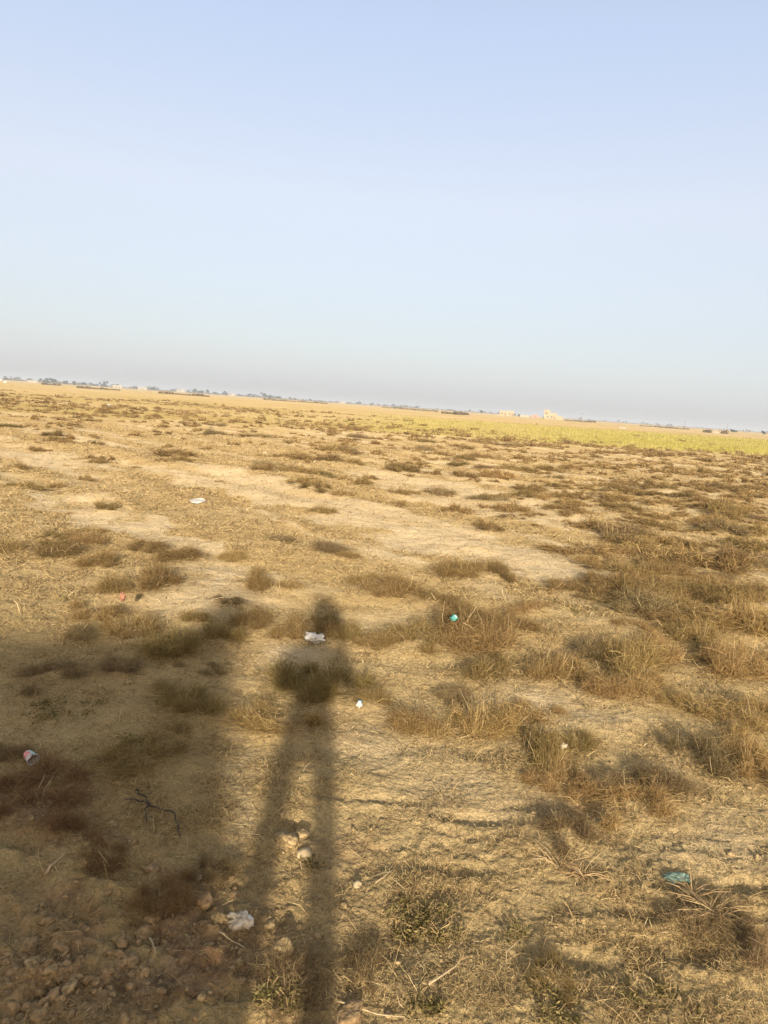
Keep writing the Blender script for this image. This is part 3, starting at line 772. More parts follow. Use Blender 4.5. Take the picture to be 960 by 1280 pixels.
# ------------------------------------------------------------------ stones and clods
def lump(name, px, py, wpx, mat, label, cat, squash=.7, seed=0, sub=3, rough=.28, group=None, angular=False):
    x, y = ground_at(px, py); s = .5 * wpx / (F / math.sqrt(x * x + y * y + HC * HC))
    v, f = ico(sub); off = Vector((seed * 3.1, seed * 1.7, 5))
    k = []
    for q in v:
        p = Vector(q)
        n = mnoise.noise(p * 1.1 + off) * rough * 1.6 + mnoise.noise(p * 2.7 + off) * rough * .6 + (mnoise.noise(p * 7 + off) * .3 + mnoise.noise(p * 16 + off) * .16 + .8 * (mnoise.cell_vector(p * 1.6 + off * .7).x - .5)) * rough
        if angular: n += .25 * (mnoise.cell(p * 1.3 + off) - .5)
        k.append(1 + n)
    v = v * np.array(k)[:, None] * [1, .85, squash] * s * .88
    o = link(name, mesh_np(name, v, f, M[mat], smooth=not angular), None, (x, y, hz(x, y) + s * squash * .18)); o.rotation_euler = (.15 * seed % .4, .1, seed * 1.3)
    tag(o, label, cat, group); return o
lump('pale_stone', 381, 1068, 22, 'stone', 'pale angular stone below the dark hollow in the sunlit strip', 'stone', .85, 1, 3, .2)
lump('soil_clod', 358, 1056, 30, 'clod', 'tan clod of earth under the dark hollow, left of the pale stone', 'clod', .55, 2)
lump('soil_clod', 376, 1047, 24, 'clod', 'smaller greyish clod between the dark hollow and the pale stone', 'clod', .6, 3)
lump('pale_stone', 446, 1106, 13, 'stone', 'small rounded yellowish stone right of the person shadow leg', 'stone', .7, 4)
lump('white_pebble', 547, 1087, 5, 'stone', 'tiny pale pebble alone on sunlit ground', 'pebble', .8, 5)
lump('soil_clod', 163, 853, 15, 'clod', 'pale clod lying in the big shadow above the weeds', 'clod', .6, 6)
lump('soil_clod', 352, 1192, 26, 'clod', 'sunlit crumbly clod between the legs of the person shadow', 'clod', .8, 7)
lump('red_clod', 436, 1276, 38, 'clod_red', 'reddish angular clod cut by the bottom edge of the photo', 'clod', .5, 8, 3, .34)
lump('red_clod', 255, 1127, 24, 'clod_red', 'reddish clod straight below the small dirty white scrap', 'clod', .6, 9)
lump('soil_clod', 274, 1146, 17, 'clod', 'round tan clod just left of the dirty crumpled bag', 'clod', .8, 10)
lump('soil_clod', 337, 1156, 16, 'clod', 'tan clod just right of the dirty crumpled bag', 'clod', .7, 11)
lump('red_clod', 190, 1087, 18, 'clod_red', 'flat clod at the end of the dark groove in the big shadow', 'clod', .5, 12)
lump('red_clod', 155, 1198, 20, 'clod_red', 'cracked clod sitting in a hollow of the cracked soil', 'clod', .6, 13)
lump('red_clod', 152, 1178, 16, 'clod_red', 'small wedge clod on the cracked soil behind the cracked one', 'clod', .8, 14)
lump('soil_clod', 140, 1035, 12, 'clod', 'small pale clod beside the dark forked twig', 'clod', .6, 15)
lump('soil_clod', 40, 1215, 20, 'clod', 'brown clod in the rubbly bottom left corner', 'clod', .7, 16)
lump('soil_clod', 62, 1225, 16, 'clod', 'second brown clod in the rubbly corner, beside the larger one', 'clod', .7, 17)
lump('soil_clod', 85, 1240, 22, 'clod', 'clod at the crack that crosses the rubbly bottom left corner', 'clod', .6, 18)
lump('soil_clod', 570, 797, 12, 'clod', 'pinkish clod right behind the turquoise wrapper', 'clod', .8, 19)
lump('soil_clod', 585, 812, 12, 'clod', 'flat pale clod right of the turquoise wrapper', 'clod', .5, 20)
lump('pale_stone', 296, 640, 4, 'stone', 'tiny pale stone right of the flat white board', 'stone', .8, 21)
lump('pale_stone', 332, 567, 7, 'stone', 'pale stone lying beyond the crest of the low sandy bank', 'stone', .7, 22)

# ------------------------------------------------------------------ litter
def crumple(name, px, py, wpx, mat, label, cat, dims=(1, .6, .45), seed=0, rz=0.0, lift=.3, amp=.55, spots=()):
    """a crumpled film: a closed bag with sharp folds; spots: patches of another colour as parts of the mesh"""
    x, y = ground_at(px, py); s = .5 * wpx / (F / math.sqrt(x * x + y * y + HC * HC))
    v, f = ico(4); off = Vector((seed * 7.7, seed * 2.3, 1.5))
    k = []
    for q in v:
        p = Vector(q)
        n = abs(mnoise.noise(p * 1.4 + off)) * 1.3 + abs(mnoise.noise(p * 3.1 + off)) * .7 + abs(mnoise.noise(p * 6.5 + off)) * .3
        k.append(.55 + amp * n)
    v = v * np.array(k)[:, None]
    ex = np.abs(v[:, :2]).max(); v = v / ex * np.array(dims) * s
    me = mesh_np(name, v, f, M[mat])
    if spots:
        idx = np.zeros(len(f), np.int32)
        cen = v[f].mean(1) / (np.array(dims) * s)
        for j, (sx, sy, sz, rr, mm) in enumerate(spots):
            me.materials.append(M[mm]); idx[np.linalg.norm(cen - [sx, sy, sz], axis=1) < rr] = j + 1
        me.polygons.foreach_set('material_index', idx)
    o = link(name, me, None, (x, y, hz(x, y) + dims[2] * s * lift)); o.rotation_euler = (0, 0, rz)
    tag(o, label, cat); return o
crumple('plastic_bag', 393, 802, 32, 'white', 'white crumpled plastic bag lying in the shoulder of the person shadow', 'plastic bag', (1, .5, .5), 1, -.2, .6)
crumple('plastic_wrapper', 565, 806, 12, 'teal', 'bright turquoise plastic wrapper caught in shaggy brown tussocks', 'wrapper', (1, .6, .8), 2, .4, 5.5, .55, ((.3, -.4, .5, .35, 'white'),))  # the white spot is a highlight painted onto the teal film
crumple('plastic_wrapper', 449, 887, 11, 'white', 'small blue and white wrapper at the foot of a golden tussock', 'wrapper', (.8, .6, 1.1), 3, .5, .8, .55, ((.35, .2, .5, .75, 'blue'),))
crumple('paper_scrap', 721, 848, 7, 'white', 'small white paper scrap between tawny tussocks on the sunlit right side', 'paper scrap', (1, .6, 1), 4, 0, 3)
crumple('plastic_scrap', 703, 942, 12, 'dirty', 'clear whitish plastic scrap half buried in dry stems', 'plastic scrap', (1, .6, .7), 5, .3, 2.2)
crumple('plastic_scrap', 845, 1100, 36, 'green_film', 'pale green crumpled plastic film half hidden under dead stems', 'plastic film', (1, .5, .3), 6, .1, .5)
crumple('cloth_scrap', 868, 892, 32, 'slate', 'dark grey cloth scrap with a greenish edge among the right hand tussocks', 'cloth scrap', (1, .6, .3), 7, -.3, .6)
crumple('plastic_scrap', 153, 768, 13, 'red', 'faded red plastic scrap caught on top of a tan tussock', 'plastic scrap', (.7, .6, 1.0), 8, 0, 3.4)
crumple('plastic_bag', 302, 1160, 40, 'dirty', 'dirty white crumpled bag with a smooth pale patch among clods in shadow', 'plastic bag', (1, .75, .5), 9, -.4, .6, .65, ((.5, .35, .5, .3, 'board'),))
crumple('paper_scrap', 244, 1102, 18, 'dirty', 'small dirty white scrap beside upright grey stems in shadow', 'paper scrap', (1, .5, .5), 10, .3, .6)
crumple('plastic_bag', 135, 508, 8, 'white', 'pale bag far off beyond the first rows of scrub', 'plastic bag', (1, .5, .5), 11, .1, .6)
crumple('white_sack', 1.5, 476, 4, 'white', 'far white sack cut by the left edge of the photo', 'sack', (1, .6, .9), 12, 0, .6)
crumple('white_sack', 6.5, 478.5, 4, 'white', 'far cream sack just right of the one cut by the edge', 'sack', (1, .6, .9), 13, 0, .6)
crumple('plastic_scrap', 794, 1000, 6, 'dirty', None, None, (1, .6, .6), 14) if False else None

def flat_board():
    x, y = ground_at(247, 633)
    import bmesh
    bm = bmesh.new(); n = 14
    out = [(-.10, -.05), (-.06, -.075), (.02, -.07), (.07, -.05), (.105, 0), (.095, .06), (.03, .085), (-.05, .07), (-.095, .03)]
    top = [bm.verts.new((a, b * 1.3, .028 + .01 * math.sin(a * 30 + b * 17))) for a, b in out]
    bot = [bm.verts.new((a * .98, b * 1.28, .016 + .01 * math.sin(a * 30 + b * 17))) for a, b in out]
    bm.faces.new(top); bm.faces.new(bot[::-1])
    for i in range(len(out)):
        j = (i + 1) % len(out); bm.faces.new((top[i], bot[i], bot[j], top[j]))
    me = bpy.data.meshes.new('flat_board'); bm.to_mesh(me); bm.free(); me.materials.append(M['board'])
    o = link('flat_board', me, None, (x, y, hz(x, y))); o.rotation_euler = (math.radians(6), .05, .1); o.scale = (1, 1.2, 1.0)
    tag(o, 'flat white broken board lying on the pale track', 'board')
flat_board()

def lathe(prof, seg=28):
    V = [(r * math.cos(2 * math.pi * k / seg), r * math.sin(2 * math.pi * k / seg), z) for r, z in prof for k in range(seg)]
    Fc = [(i * seg + k, i * seg + (k + 1) % seg, (i + 1) * seg + (k + 1) % seg, (i + 1) * seg + k) for i in range(len(prof) - 1) for k in range(seg)]
    return np.array(V), np.array(Fc)
def paper_cup():
    x, y = ground_at(38, 957); z = hz(x, y)
    root = empty('paper_cup', (x, y, z)); root.scale = (.76, .76, .76); tag(root, 'white paper cup with red and teal print lying on its side in shadow', 'paper cup')
    # axis along local z before it is laid down; narrow printed end to the left, white end towards the viewer
    piv = dict(rot=(math.radians(99), 0, math.radians(52)), loc=(0, 0, .034))
    def part(nm, prof, mat, seg=32):
        v, f = lathe(prof, seg); o = link(nm, mesh_np(nm, v, f, M[mat], smooth=True), root); o.rotation_euler = piv['rot']; o.location = piv['loc']; return o
    part('body', [(.0005, -.036), (.022, -.036), (.024, -.034), (.030, .010), (.0335, .036), (.032, .036), (.029, .01), (.023, -.031), (.0005, -.031)], 'white')
    part('rim', [(.0345, .034), (.0358, .036), (.0345, .0385), (.0332, .037), (.0345, .034)], 'white')
    for nm, mat, z0, z1, a0, a1 in (('printed_patch', 'red_print', -.030, .014, -2.3, .0), ('printed_patch', 'teal_print', -.010, .026, .1, 1.5), ('printed_patch', 'red_print', -.028, .004, 1.7, 3.2), ('printed_patch', 'dark_print', .010, .024, -1.1, -.5)):
        n = 10; vs = []; fs = []
        for i in range(n + 1):
            a = a0 + (a1 - a0) * i / n
            for zz in (z0 + .006 * math.sin(i * 1.3), z1 + .004 * math.sin(i * 2.1)):
                rr = .024 + (zz + .034) * (.0095 / .070) + .0007
                vs.append((rr * math.cos(a), rr * math.sin(a), zz))
        for i in range(n): fs.append((2 * i, 2 * i + 2, 2 * i + 3, 2 * i + 1))
        o = link(nm, mesh_np(nm, vs, fs, M[mat], smooth=True), root); o.rotation_euler = piv['rot']; o.location = piv['loc']
paper_cup()

def tube(pts, rad, seg=7):
    """closed tube along pts, one radius per point"""
    pts = [Vector(p) for p in pts]; V, Fc = [], []
    for i, p in enumerate(pts):
        d = (pts[min(i + 1, len(pts) - 1)] - pts[max(i - 1, 0)]).normalized()
        a = d.cross(Vector((.31, .2, .93))).normalized(); b = d.cross(a)
        for k in range(seg):
            t = 2 * math.pi * k / seg; V.append(p + (a * math.cos(t) + b * math.sin(t)) * rad[i])
    for i in range(len(pts) - 1):
        for k in range(seg): Fc.append((i * seg + k, i * seg + (k + 1) % seg, (i + 1) * seg + (k + 1) % seg, (i + 1) * seg + k))
    n = len(V); V.append(pts[0]); V.append(pts[-1])
    for k in range(seg):
        Fc.append((n, (k + 1) % seg, k, n)); q = (len(pts) - 1) * seg; Fc.append((n + 1, q + k, q + (k + 1) % seg, n + 1))
    return np.array([tuple(v) for v in V]), Fc
def mesh_py(name, V, Fc, mat, smooth=True):
    me = bpy.data.meshes.new(name)
    me.from_pydata([tuple(v) for v in V], [], [tuple(dict.fromkeys(int(q) for q in f)) for f in Fc]); me.update()
    if smooth: me.polygons.foreach_set('use_smooth', np.ones(len(me.polygons), bool))
    me.materials.append(mat); return me
def stick(name, pxs, rad, mat, label, cat, wob=.004, lift=.012):
    P = [ground_at(*p) for p in pxs]; pts = []
    for i in range(len(P) - 1):
        for t in np.linspace(0, 1, 6, endpoint=(i == len(P) - 2)):
            x = P[i][0] + (P[i + 1][0] - P[i][0]) * t; y = P[i][1] + (P[i + 1][1] - P[i][1]) * t
            pts.append((x + random.gauss(0, wob), y + random.gauss(0, wob), hz(x, y) + lift + random.gauss(0, wob * .4)))
    o0 = Vector(pts[0]); rr = [rad * (1 - .55 * i / len(pts)) for i in range(len(pts))]
    V, Fc = tube([Vector(p) - o0 for p in pts], rr)
    o = link(name, mesh_py(name, V, Fc, M[mat]), None, o0); tag(o, label, cat); return o
stick('straw_stick', [(536, 1240), (576, 1207)], .0036, 'stick', 'pale straight stick lying on sunlit ground at the bottom of the photo', 'stick', .001, .016)
stick('straw_stick', [(58, 1100), (84, 1074)], .0040, 'stick', 'pale broken stick in the big shadow beside the rusty mat', 'stick', .002, .014)
stick('straw_stick', [(186, 1170), (195, 1197)], .0038, 'stick', 'short split stick on the cracked shaded soil', 'stick', .0015, .012)
stick('straw_stick', [(272, 1165), (304, 1188)], .0026, 'stick', 'thin stem in the shade below the dirty crumpled bag', 'stick', .0015, .012)
stick('straw_stick', [(470, 1108), (492, 1094)], .0022, 'stick', 'short straw stem right of the small yellowish stone', 'stick', .0015, .012)
stick('straw_stick', [(420, 1262), (505, 1278)], .0024, 'stick', 'long thin stem by the reddish clod at the bottom edge', 'stick', .002, .014)
def forked_twig():
    root = None
    chains = [[(170, 992), (180, 1003), (186, 1010)], [(186, 1010), (205, 1018), (217, 1024), (223, 1036), (226, 1050)], [(186, 1010), (172, 1006), (155, 1004)], [(186, 1010), (181, 1022), (184, 1032)]]
    x, y = ground_at(186, 1010); z = hz(x, y)
    root = empty('forked_twig', (x, y, z)); tag(root, 'dark forked twig lying in the big shadow right of the paper cup', 'twig')
    for c in chains:
        P = [ground_at(*p) for p in c]; pts = []
        for i in range(len(P) - 1):
            for t in np.linspace(0, 1, 4, endpoint=(i == len(P) - 2)):
                a = P[i][0] + (P[i + 1][0] - P[i][0]) * t; b = P[i][1] + (P[i + 1][1] - P[i][1]) * t
                pts.append(Vector((a - x + random.gauss(0, .003), b - y + random.gauss(0, .003), hz(a, b) - z + .015 + random.gauss(0, .003))))
        V, Fc = tube(pts, [.0036 * (1 - .5 * i / len(pts)) for i in range(len(pts))], 6)
        link('branch', mesh_py('branch', V, Fc, M['twig']), root)
forked_twig()
def dead_fan(px, py, label, n=60, L=.11, flat=.35):
    x, y = ground_at(px, py); a = rng.uniform(0, 2 * np.pi, n); ln = rng.uniform(.5, 1.1, n) * L
    root = np.stack([rng.normal(size=n) * .012, rng.normal(size=n) * .012, np.full(n, .004)], 1)
    tip = root + np.stack([np.cos(a), np.sin(a), rng.uniform(.03, flat, n)], 1) * ln[:, None]
    P = np.stack([root, .5 * (root + tip) + [0, 0, .012], tip], 1)
    v, f, t = ribbons(P, np.tile([.0013, .0012, .0006], (n, 1)), rng.uniform(0, .75, n))
    o = link('dead_stalks', mesh_np('dead_stalks', v, f, M['stalk'], t), None, (x, y, hz(x, y))); tag(o, label, 'dead plant')
dead_fan(728, 1098, 'fan of pale dead stalks spread flat on the sunlit ground')
dead_fan(700, 1085, 'thin spray of dead stalks touching the left side of the flat fan', 24, .11, .9)
dead_fan(890, 1150, 'tangle of dead stalks below the pale green plastic', 80, .13, .3)
dead_fan(865, 1125, 'small spray of pale stalks against the pale green plastic', 30, .10, .8)

# ------------------------------------------------------------------ green weeds
def weed(px, py, wpx, hpx, label, n=260):
    x, y = ground_at(px, py); s = 1 / (F / math.sqrt(x * x + y * y + HC * HC)); R = .5 * wpx * s
    root = empty('green_weed', (x, y, hz(x, y))); tag(root, label, 'weed', 'green weeds between the dry grass')
    k = max(4, n // 14); ca = rng.uniform(0, 6.28, k); cr = R * np.sqrt(rng.uniform(0, 1, k))
    cen = np.stack([np.cos(ca) * cr, np.sin(ca) * cr * .8], 1)
    m = n * 2; i = rng.integers(0, k, m)
    a = rng.uniform(0, 6.28, m); l = rng.uniform(.005, .013, m); z = rng.uniform(.002, .022, m)
    p = np.stack([cen[i, 0] + rng.normal(size=m) * .016, cen[i, 1] + rng.normal(size=m) * .016, z], 1)
    d = np.stack([np.cos(a), np.sin(a), rng.uniform(-.2, .8, m)], 1) * l[:, None]
    P = np.stack([p, p + d * .5, p + d], 1)
    v, f, t = ribbons(P, np.stack([l * .08, l * .32, l * .06], 1), rng.uniform(0, 1, m))
    link('foliage', mesh_np('foliage', v, f, M['weed'], t), root)
    q = k * 5; i = np.arange(q) % k; a = rng.uniform(0, 6.28, q); ln = rng.uniform(.02, .05, q)
    p = np.stack([cen[i, 0], cen[i, 1], np.zeros(q)], 1); tp = p + np.stack([np.cos(a) * ln, np.sin(a) * ln, rng.uniform(.01, .04, q)], 1)
    v, f, t = ribbons(np.stack([p, .5 * (p + tp) + [0, 0, .004], tp], 1), np.full((q, 3), .0007), rng.uniform(0, .45, q))
    link('dry_sprays', mesh_np('dry_sprays', v, f, M['stalk'], t), root)
weed(525, 1145, 70, 40, 'leafy dark green weeds on sunlit ground above the pale straight stick', 260)
weed(548, 1168, 50, 30, 'second leafy weed clump touching the first one above the straight stick', 170)
weed(505, 1165, 40, 24, 'thin green weeds on the left flank of the leafy clump', 90)
weed(397, 1080, 26, 16, 'small green sprig just right of the pale angular stone', 70)
weed(80, 892, 90, 34, 'spread of olive weeds in the big shadow above the paper cup', 300)
weed(725, 768, 70, 20, 'yellowish green weed patch on the sunlit scrub side', 320)
weed(350, 1255, 60, 34, 'dark green weeds at the foot of the person shadow', 200)
weed(535, 1262, 30, 24, 'small green tuft below the pale straight stick', 110)
weed(690, 1262, 60, 40, 'olive green weeds by the bottom edge right of the stick', 220)
weed(830, 1262, 80, 40, 'sparse golden green weeds by the bottom edge near the right corner', 160)
weed(160, 940, 60, 24, 'faint olive weeds in the big shadow right of the cup', 130)
weed(60, 905, 40, 20, 'small olive weed clump just below the wide shaded weed spread', 90)
weed(90, 750, 30, 12, 'little green weed on pale ground left of the red scrap', 60)
weed(650, 1170, 30, 20, 'small green weed in the sunlit dry grass right of the leafy clumps', 70)

# ------------------------------------------------------------------ far trees
def tree_protos():
    out = []
    for s in range(5):
        tr = []
        V, Fc = tube([(0, 0, -.03), (.01, 0, .15), (.0, .02, .34), (.02, .02, .6)], [.045, .034, .026, .012], 6)
        parts = [(V, Fc)]
        for k in range(4):
            a = k * 1.6 + s; parts.append(tube([(.005, .01, .24 + .05 * k), (.13 * math.cos(a), .13 * math.sin(a), .42 + .05 * k), (.24 * math.cos(a), .24 * math.sin(a), .56 + .04 * k)], [.02, .013, .006], 5))
        VV, FF, o = [], [], 0
        for v, f in parts:
            VV += [tuple(q) for q in v]; FF += [tuple(int(i) + o for i in q) for q in f]; o += len(v)
        trunk = mesh_py('trunk', VV, FF, M['bark'])
        nc = 9; cc = rng.normal(size=(nc, 3)) * [.22, .22, .16] + [0, 0, .56]; cr = rng.uniform(.11, .22, nc)
        n = 1300; i = rng.integers(0, nc, n); d = rng.normal(size=(n, 3)); d /= np.linalg.norm(d, axis=1, keepdims=True)
        p = cc[i] + d * (cr[i] * rng.uniform(.55, 1.05, n))[:, None]; p[:, 2] = np.where(p[:, 2] < .2, rng.uniform(.05, .5, n), p[:, 2])
        e = rng.normal(size=(n, 3)) * .035
        v, f, t = ribbons(np.stack([p - e, p + e], 1), np.full((n, 2), .022), np.clip(rng.normal(.5, .25, n), 0, 1))
        out.append((trunk, mesh_np('crown', v, f, M['leaf'], t)))
    return out
TP = tree_protos()
def tree(px, hpx, wr, D, label, group='trees along the hazy horizon', k=None):
    x, y = bearing(px, D); H = hpx * D / F
    k = random.randrange(5) if k is None else k
    root = empty('field_tree', (x, y, hz(x, y) - .1), random.uniform(0, 6.28)); root.scale = (H * wr, H * wr, H * 1.05)
    link('trunk', TP[k][0], root); link('crown', TP[k][1], root)
    tag(root, label, 'tree', group)
# single trees that stand out
for px, h, wr, D, lab in [
  (36, 5, 1.1, 900, 'low tree above the far white wall'), (58, 8, 1.5, 820, 'broad grey tree at the left of the dense clump beyond the white wall'),
  (66, 9, 1.3, 820, 'tallest tree of the dense clump beyond the white wall'), (82, 7, 1.3, 850, 'round tree just right of the dense clump beyond the wall'),
  (92, 6, 1.2, 850, 'tree between two rounder ones right of the dense clump'), (104, 6, 1.4, 880, 'low spreading tree left of the tall tree above the far white hut'),
  (130, 9, 1.0, 860, 'tall pointed tree left of the far white hut'), (146, 6, 1.0, 860, 'tree right behind the far white hut'),
  (244, 6, 1.5, 900, 'wide hazy tree on the left part of the skyline past the white houses'), (260, 6, 1.4, 950, 'hazy tree next to the wide one on the skyline'),
  (281, 7, 1.2, 950, 'small peaked tree left of the long hazy grove'), (330, 7, 1.6, 900, 'left end of the long hazy grove on the skyline'),
  (338, 7, 1.6, 900, 'dense middle of the long hazy grove on the skyline'), (348, 6, 1.5, 900, 'right end of the long hazy grove on the skyline'),
  (362, 4, 1.2, 900, 'small tree just right of the long hazy grove'), (369, 4, 1.1, 900, 'second small tree right of the long hazy grove'),
  (449, 6, 1.2, 1000, 'tree standing clear in the middle of the hazy skyline'), (522, 4, 1.1, 900, 'small tree over a dark hedge, left of the low dark bush'),
  (602, 6, 1.1, 700, 'round tree standing clear left of the cream houses'),
  (642, 6, 1.0, 520, 'dark tree between the two cream house blocks'), (649, 5, 1.0, 520, 'dark round tree right of the first cream house'),
  (680, 4, 1.0, 500, 'small dark tree at the left foot of the taller cream house'),
  (917, 6, 1.5, 420, 'dark dome shaped tree alone near the right end of the horizon'), (955, 5, 1.5, 430, 'dark dome shaped tree by the right edge of the photo')]:
    tree(px, h * .74, wr, D * 1.1, lab)
for i in range(140):
    if i < 95:
        px = random.uniform(-6, 420); h = random.uniform(2.0, 3.8) * (1.0 if px < 330 else .75); lab = 'small hazy tree in the long line of trees on the left half of the skyline'; g = 'hazy trees on the left skyline'
    elif i < 120:
        px = random.uniform(420, 630); h = random.uniform(1.8, 3.6); lab = 'tiny hazy tree on the middle skyline between the grove and the cream houses'; g = 'hazy trees on the middle skyline'
    else:
        px = random.uniform(715, 960); h = random.uniform(1.4, 2.6); lab = 'tiny hazy shrub tree on the skyline right of the cream houses'; g = 'hazy trees on the right skyline'
    tree(px, h, random.uniform(1.1, 1.9), random.uniform(1000, 1700), lab, g)

# low hedges and dark bushes before the tree line
def hedge(px0, px1, D, h, label, mat='bush_olive'):
    x0, y0 = bearing(px0, D); x1, y1 = bearing(px1, D); Ln = math.hypot(x1 - x0, y1 - y0)
    n = int(min(9000, max(500, Ln * 22))); t = rng.uniform(0, 1, n)
    hh = h * (.45 + .55 * sstep(-.3, .5, pnoise(t * Ln / 6, t * 0 + px0)))
    p = np.stack([(t - .5) * Ln, rng.normal(size=n) * h * .6, rng.uniform(0, 1, n) * hh], 1)
    e = rng.normal(size=(n, 3)) * .22 * max(1, h / 1.3)
    v, f, q = ribbons(np.stack([p - e, p + e], 1), np.full((n, 2), .13 * max(1, h / 1.1)), np.clip(rng.normal(.35, .25, n), 0, 1))
    cx, cy = (x0 + x1) / 2, (y0 + y1) / 2
    o = link('low_hedge', mesh_np('low_hedge', v, f, M[mat], q), None, (cx, cy, hz(cx, cy) - .1)); o.rotation_euler = (0, 0, math.atan2(y1 - y0, x1 - x0))
    tag(o, label, 'hedge', 'dark hedges across the far plain')
hedge(-4, 120, 1050, 2.6, 'long hazy thicket line behind the trees at the left end of the horizon')
hedge(120, 250, 1100, 2.2, 'long hazy thicket line behind the far white huts')
hedge(250, 420, 1150, 2.2, 'long hazy thicket line running behind the long hazy grove')
hedge(420, 628, 1200, 1.7, 'thin hazy thicket line on the middle skyline left of the cream houses')
hedge(700, 962, 1200, 1.5, 'thin hazy thicket line on the skyline right of the cream houses')
hedge(52, 76, 420, 1.3, 'short dark hedge below the dense clump of trees on the left')
hedge(95, 150, 330, .8, 'dark hedge line left of the far white hut')
hedge(198, 262, 300, .9, 'long dark hedge line under the left part of the skyline')
hedge(330, 410, 380, .9, 'dark hedge line under the long hazy grove')
hedge(478, 548, 420, 1.1, 'long dark hedge in the middle of the horizon')
hedge(552, 586, 300, 1.0, 'thick dark hedge left of the round clear tree')
hedge(568, 578, 290, 1.7, 'round dark bush rising from the thick hedge')
hedge(706, 745, 420, 1.1, 'dark hedge right of the taller cream house')
hedge(800, 862, 420, 1.0, 'dark hedge line on the right of the horizon')
hedge(880, 890, 300, 1.1, 'dark low bush left of the white wall near the right end')
hedge(903, 910, 300, 1.2, 'dark low bush at the end of the white wall near the right end')

# ------------------------------------------------------------------ far buildings
def box(x0, x1, y0, y1, z0, z1):
    V = [(x0, y0, z0), (x1, y0, z0), (x1, y1, z0), (x0, y1, z0), (x0, y0, z1), (x1, y0, z1), (x1, y1, z1), (x0, y1, z1)]
    return V, [(0, 3, 2, 1), (4, 5, 6, 7), (0, 1, 5, 4), (1, 2, 6, 5), (2, 3, 7, 6), (3, 0, 4, 7)]
def boxes(name, lst, mat, parent=None):
    V, Fc = [], []
    for b in lst:
        v, f = box(*b); o = len(V); V += v; Fc += [tuple(i + o for i in q) for q in f]
    return link(name, mesh_py(name, V, Fc, mat, False), parent)
def shell(w0, w1, d0, d1, h, openings, t=.25):
    """a hollow room: front wall split round its openings (x0,x1,z0,z1), other walls plain"""
    L = [(w0, w0 + t, d0 + t, d1 - t, 0, h), (w1 - t, w1, d0 + t, d1 - t, 0, h), (w0, w1, d1 - t, d1, 0, h)]
    xs = sorted(openings); cur = w0
    for (a, b, z0, z1) in xs:
        L.append((cur, a, d0, d0 + t, 0, h)); L.append((a, b, d0, d0 + t, z1, h))
        if z0 > 0: L.append((a, b, d0, d0 + t, 0, z0))
        cur = b
    L.append((cur, w1, d0, d0 + t, 0, h)); return L
def house(name, px, D, blocks, mat, label, rz=0.0, cat='house'):
    """blocks: (x0,x1,y0,y1,h,openings); fronts face the viewer"""
    x, y = bearing(px, D); root = empty(name, (x, y, hz(x, y) - .15), -math.atan2(x, y) + rz); tag(root, label, cat)
    for (x0, x1, y0, y1, h, op) in blocks:
        boxes('wall', shell(x0, x1, y0, y1, h, op), M[mat], root)
        boxes('roof', [(x0 - .2, x1 + .2, y0 - .2, y1 + .2, h + .003, h + .22)], M[mat], root)
        boxes('parapet', [(x0 - .2, x1 + .2, y0 - .2, y0 + .0, h + .222, h + .7), (x0 - .2, x1 + .2, y1, y1 + .2, h + .222, h + .7)], M[mat], root)
        for (a, b, z0, z1) in op:
            boxes('door' if z0 == 0 else 'window', [(a + .01, b - .01, y0 + .12, y0 + .18, z0 + .01, z1 - .01)], M['wood' if z0 == 0 else 'dark'], root)
    return root
u = 500 / F   # metres per photo pixel at 500 m
house('farm_house', 631, 520, [(-3.4, 1.4, 0, 6, 2.7, [(-2.4, -1.4, 1, 2), (-.2, .7, 0, 2.1)])], 'plaster', 'first cream block house, left of the dark trees')
house('farm_house', 638, 520, [(-2.1, 2.4, 0, 6, 2.9, [(-1.0, 0, 1, 2), (1.0, 1.8, 0, 2.1)])], 'plaster', 'second cream block house, touching the dark trees on its right')
house('farm_house', 688, 500, [(-4.0, -.6, 0, 6, 5.4, [(-3.2, -2.2, 3.2, 4.4), (-2.0, -1.2, 1, 2.1)]), (-.35, 4.2, .5, 6.5, 3.4, [(.4, 1.3, 1, 2.2), (2.2, 3.1, 0, 2.1)]), (4.45, 7.8, 1, 5.5, 1.6, [])], 'plaster', 'taller cream house with a stepped roof, tallest building on the horizon')
house('brick_hut', 669, 620, [(-2.2, 2.2, 0, 4, 2.0, [(-.5, .4, 0, 1.6)])], 'roof', 'low reddish hut between the two groups of cream houses', cat='hut')
house('white_hut', 147, 800, [(-4.5, 4.5, 0, 6, 2.6, [(-2, -.8, 1, 2), (1, 2, 0, 2)])], 'plaster_white', 'far white hut below the tree line on the left')
house('white_hut', 178, 900, [(-5, 5, 0, 6, 2.6, [(-2, -.8, 1, 2), (1, 2, 0, 2)])], 'plaster_white', 'far white house right of the tall pointed tree and the white hut')
house('white_hut', 226, 950, [(-5, 5, 0, 6, 2.5, [(-2, -.8, 1, 2)])], 'plaster_white', 'far white house left of the wide hazy tree')
house('white_hut', 290, 950, [(-4, 4, 0, 6, 2.3, [(-2, -.8, 1, 2)])], 'plaster_white', 'far white house left of the long hazy grove')
house('white_hut', 428, 1000, [(-4, 4, 0, 6, 2.2, [(-2, -.8, 1, 2)])], 'plaster_white', 'far white hut left of the tree clear on the middle skyline')
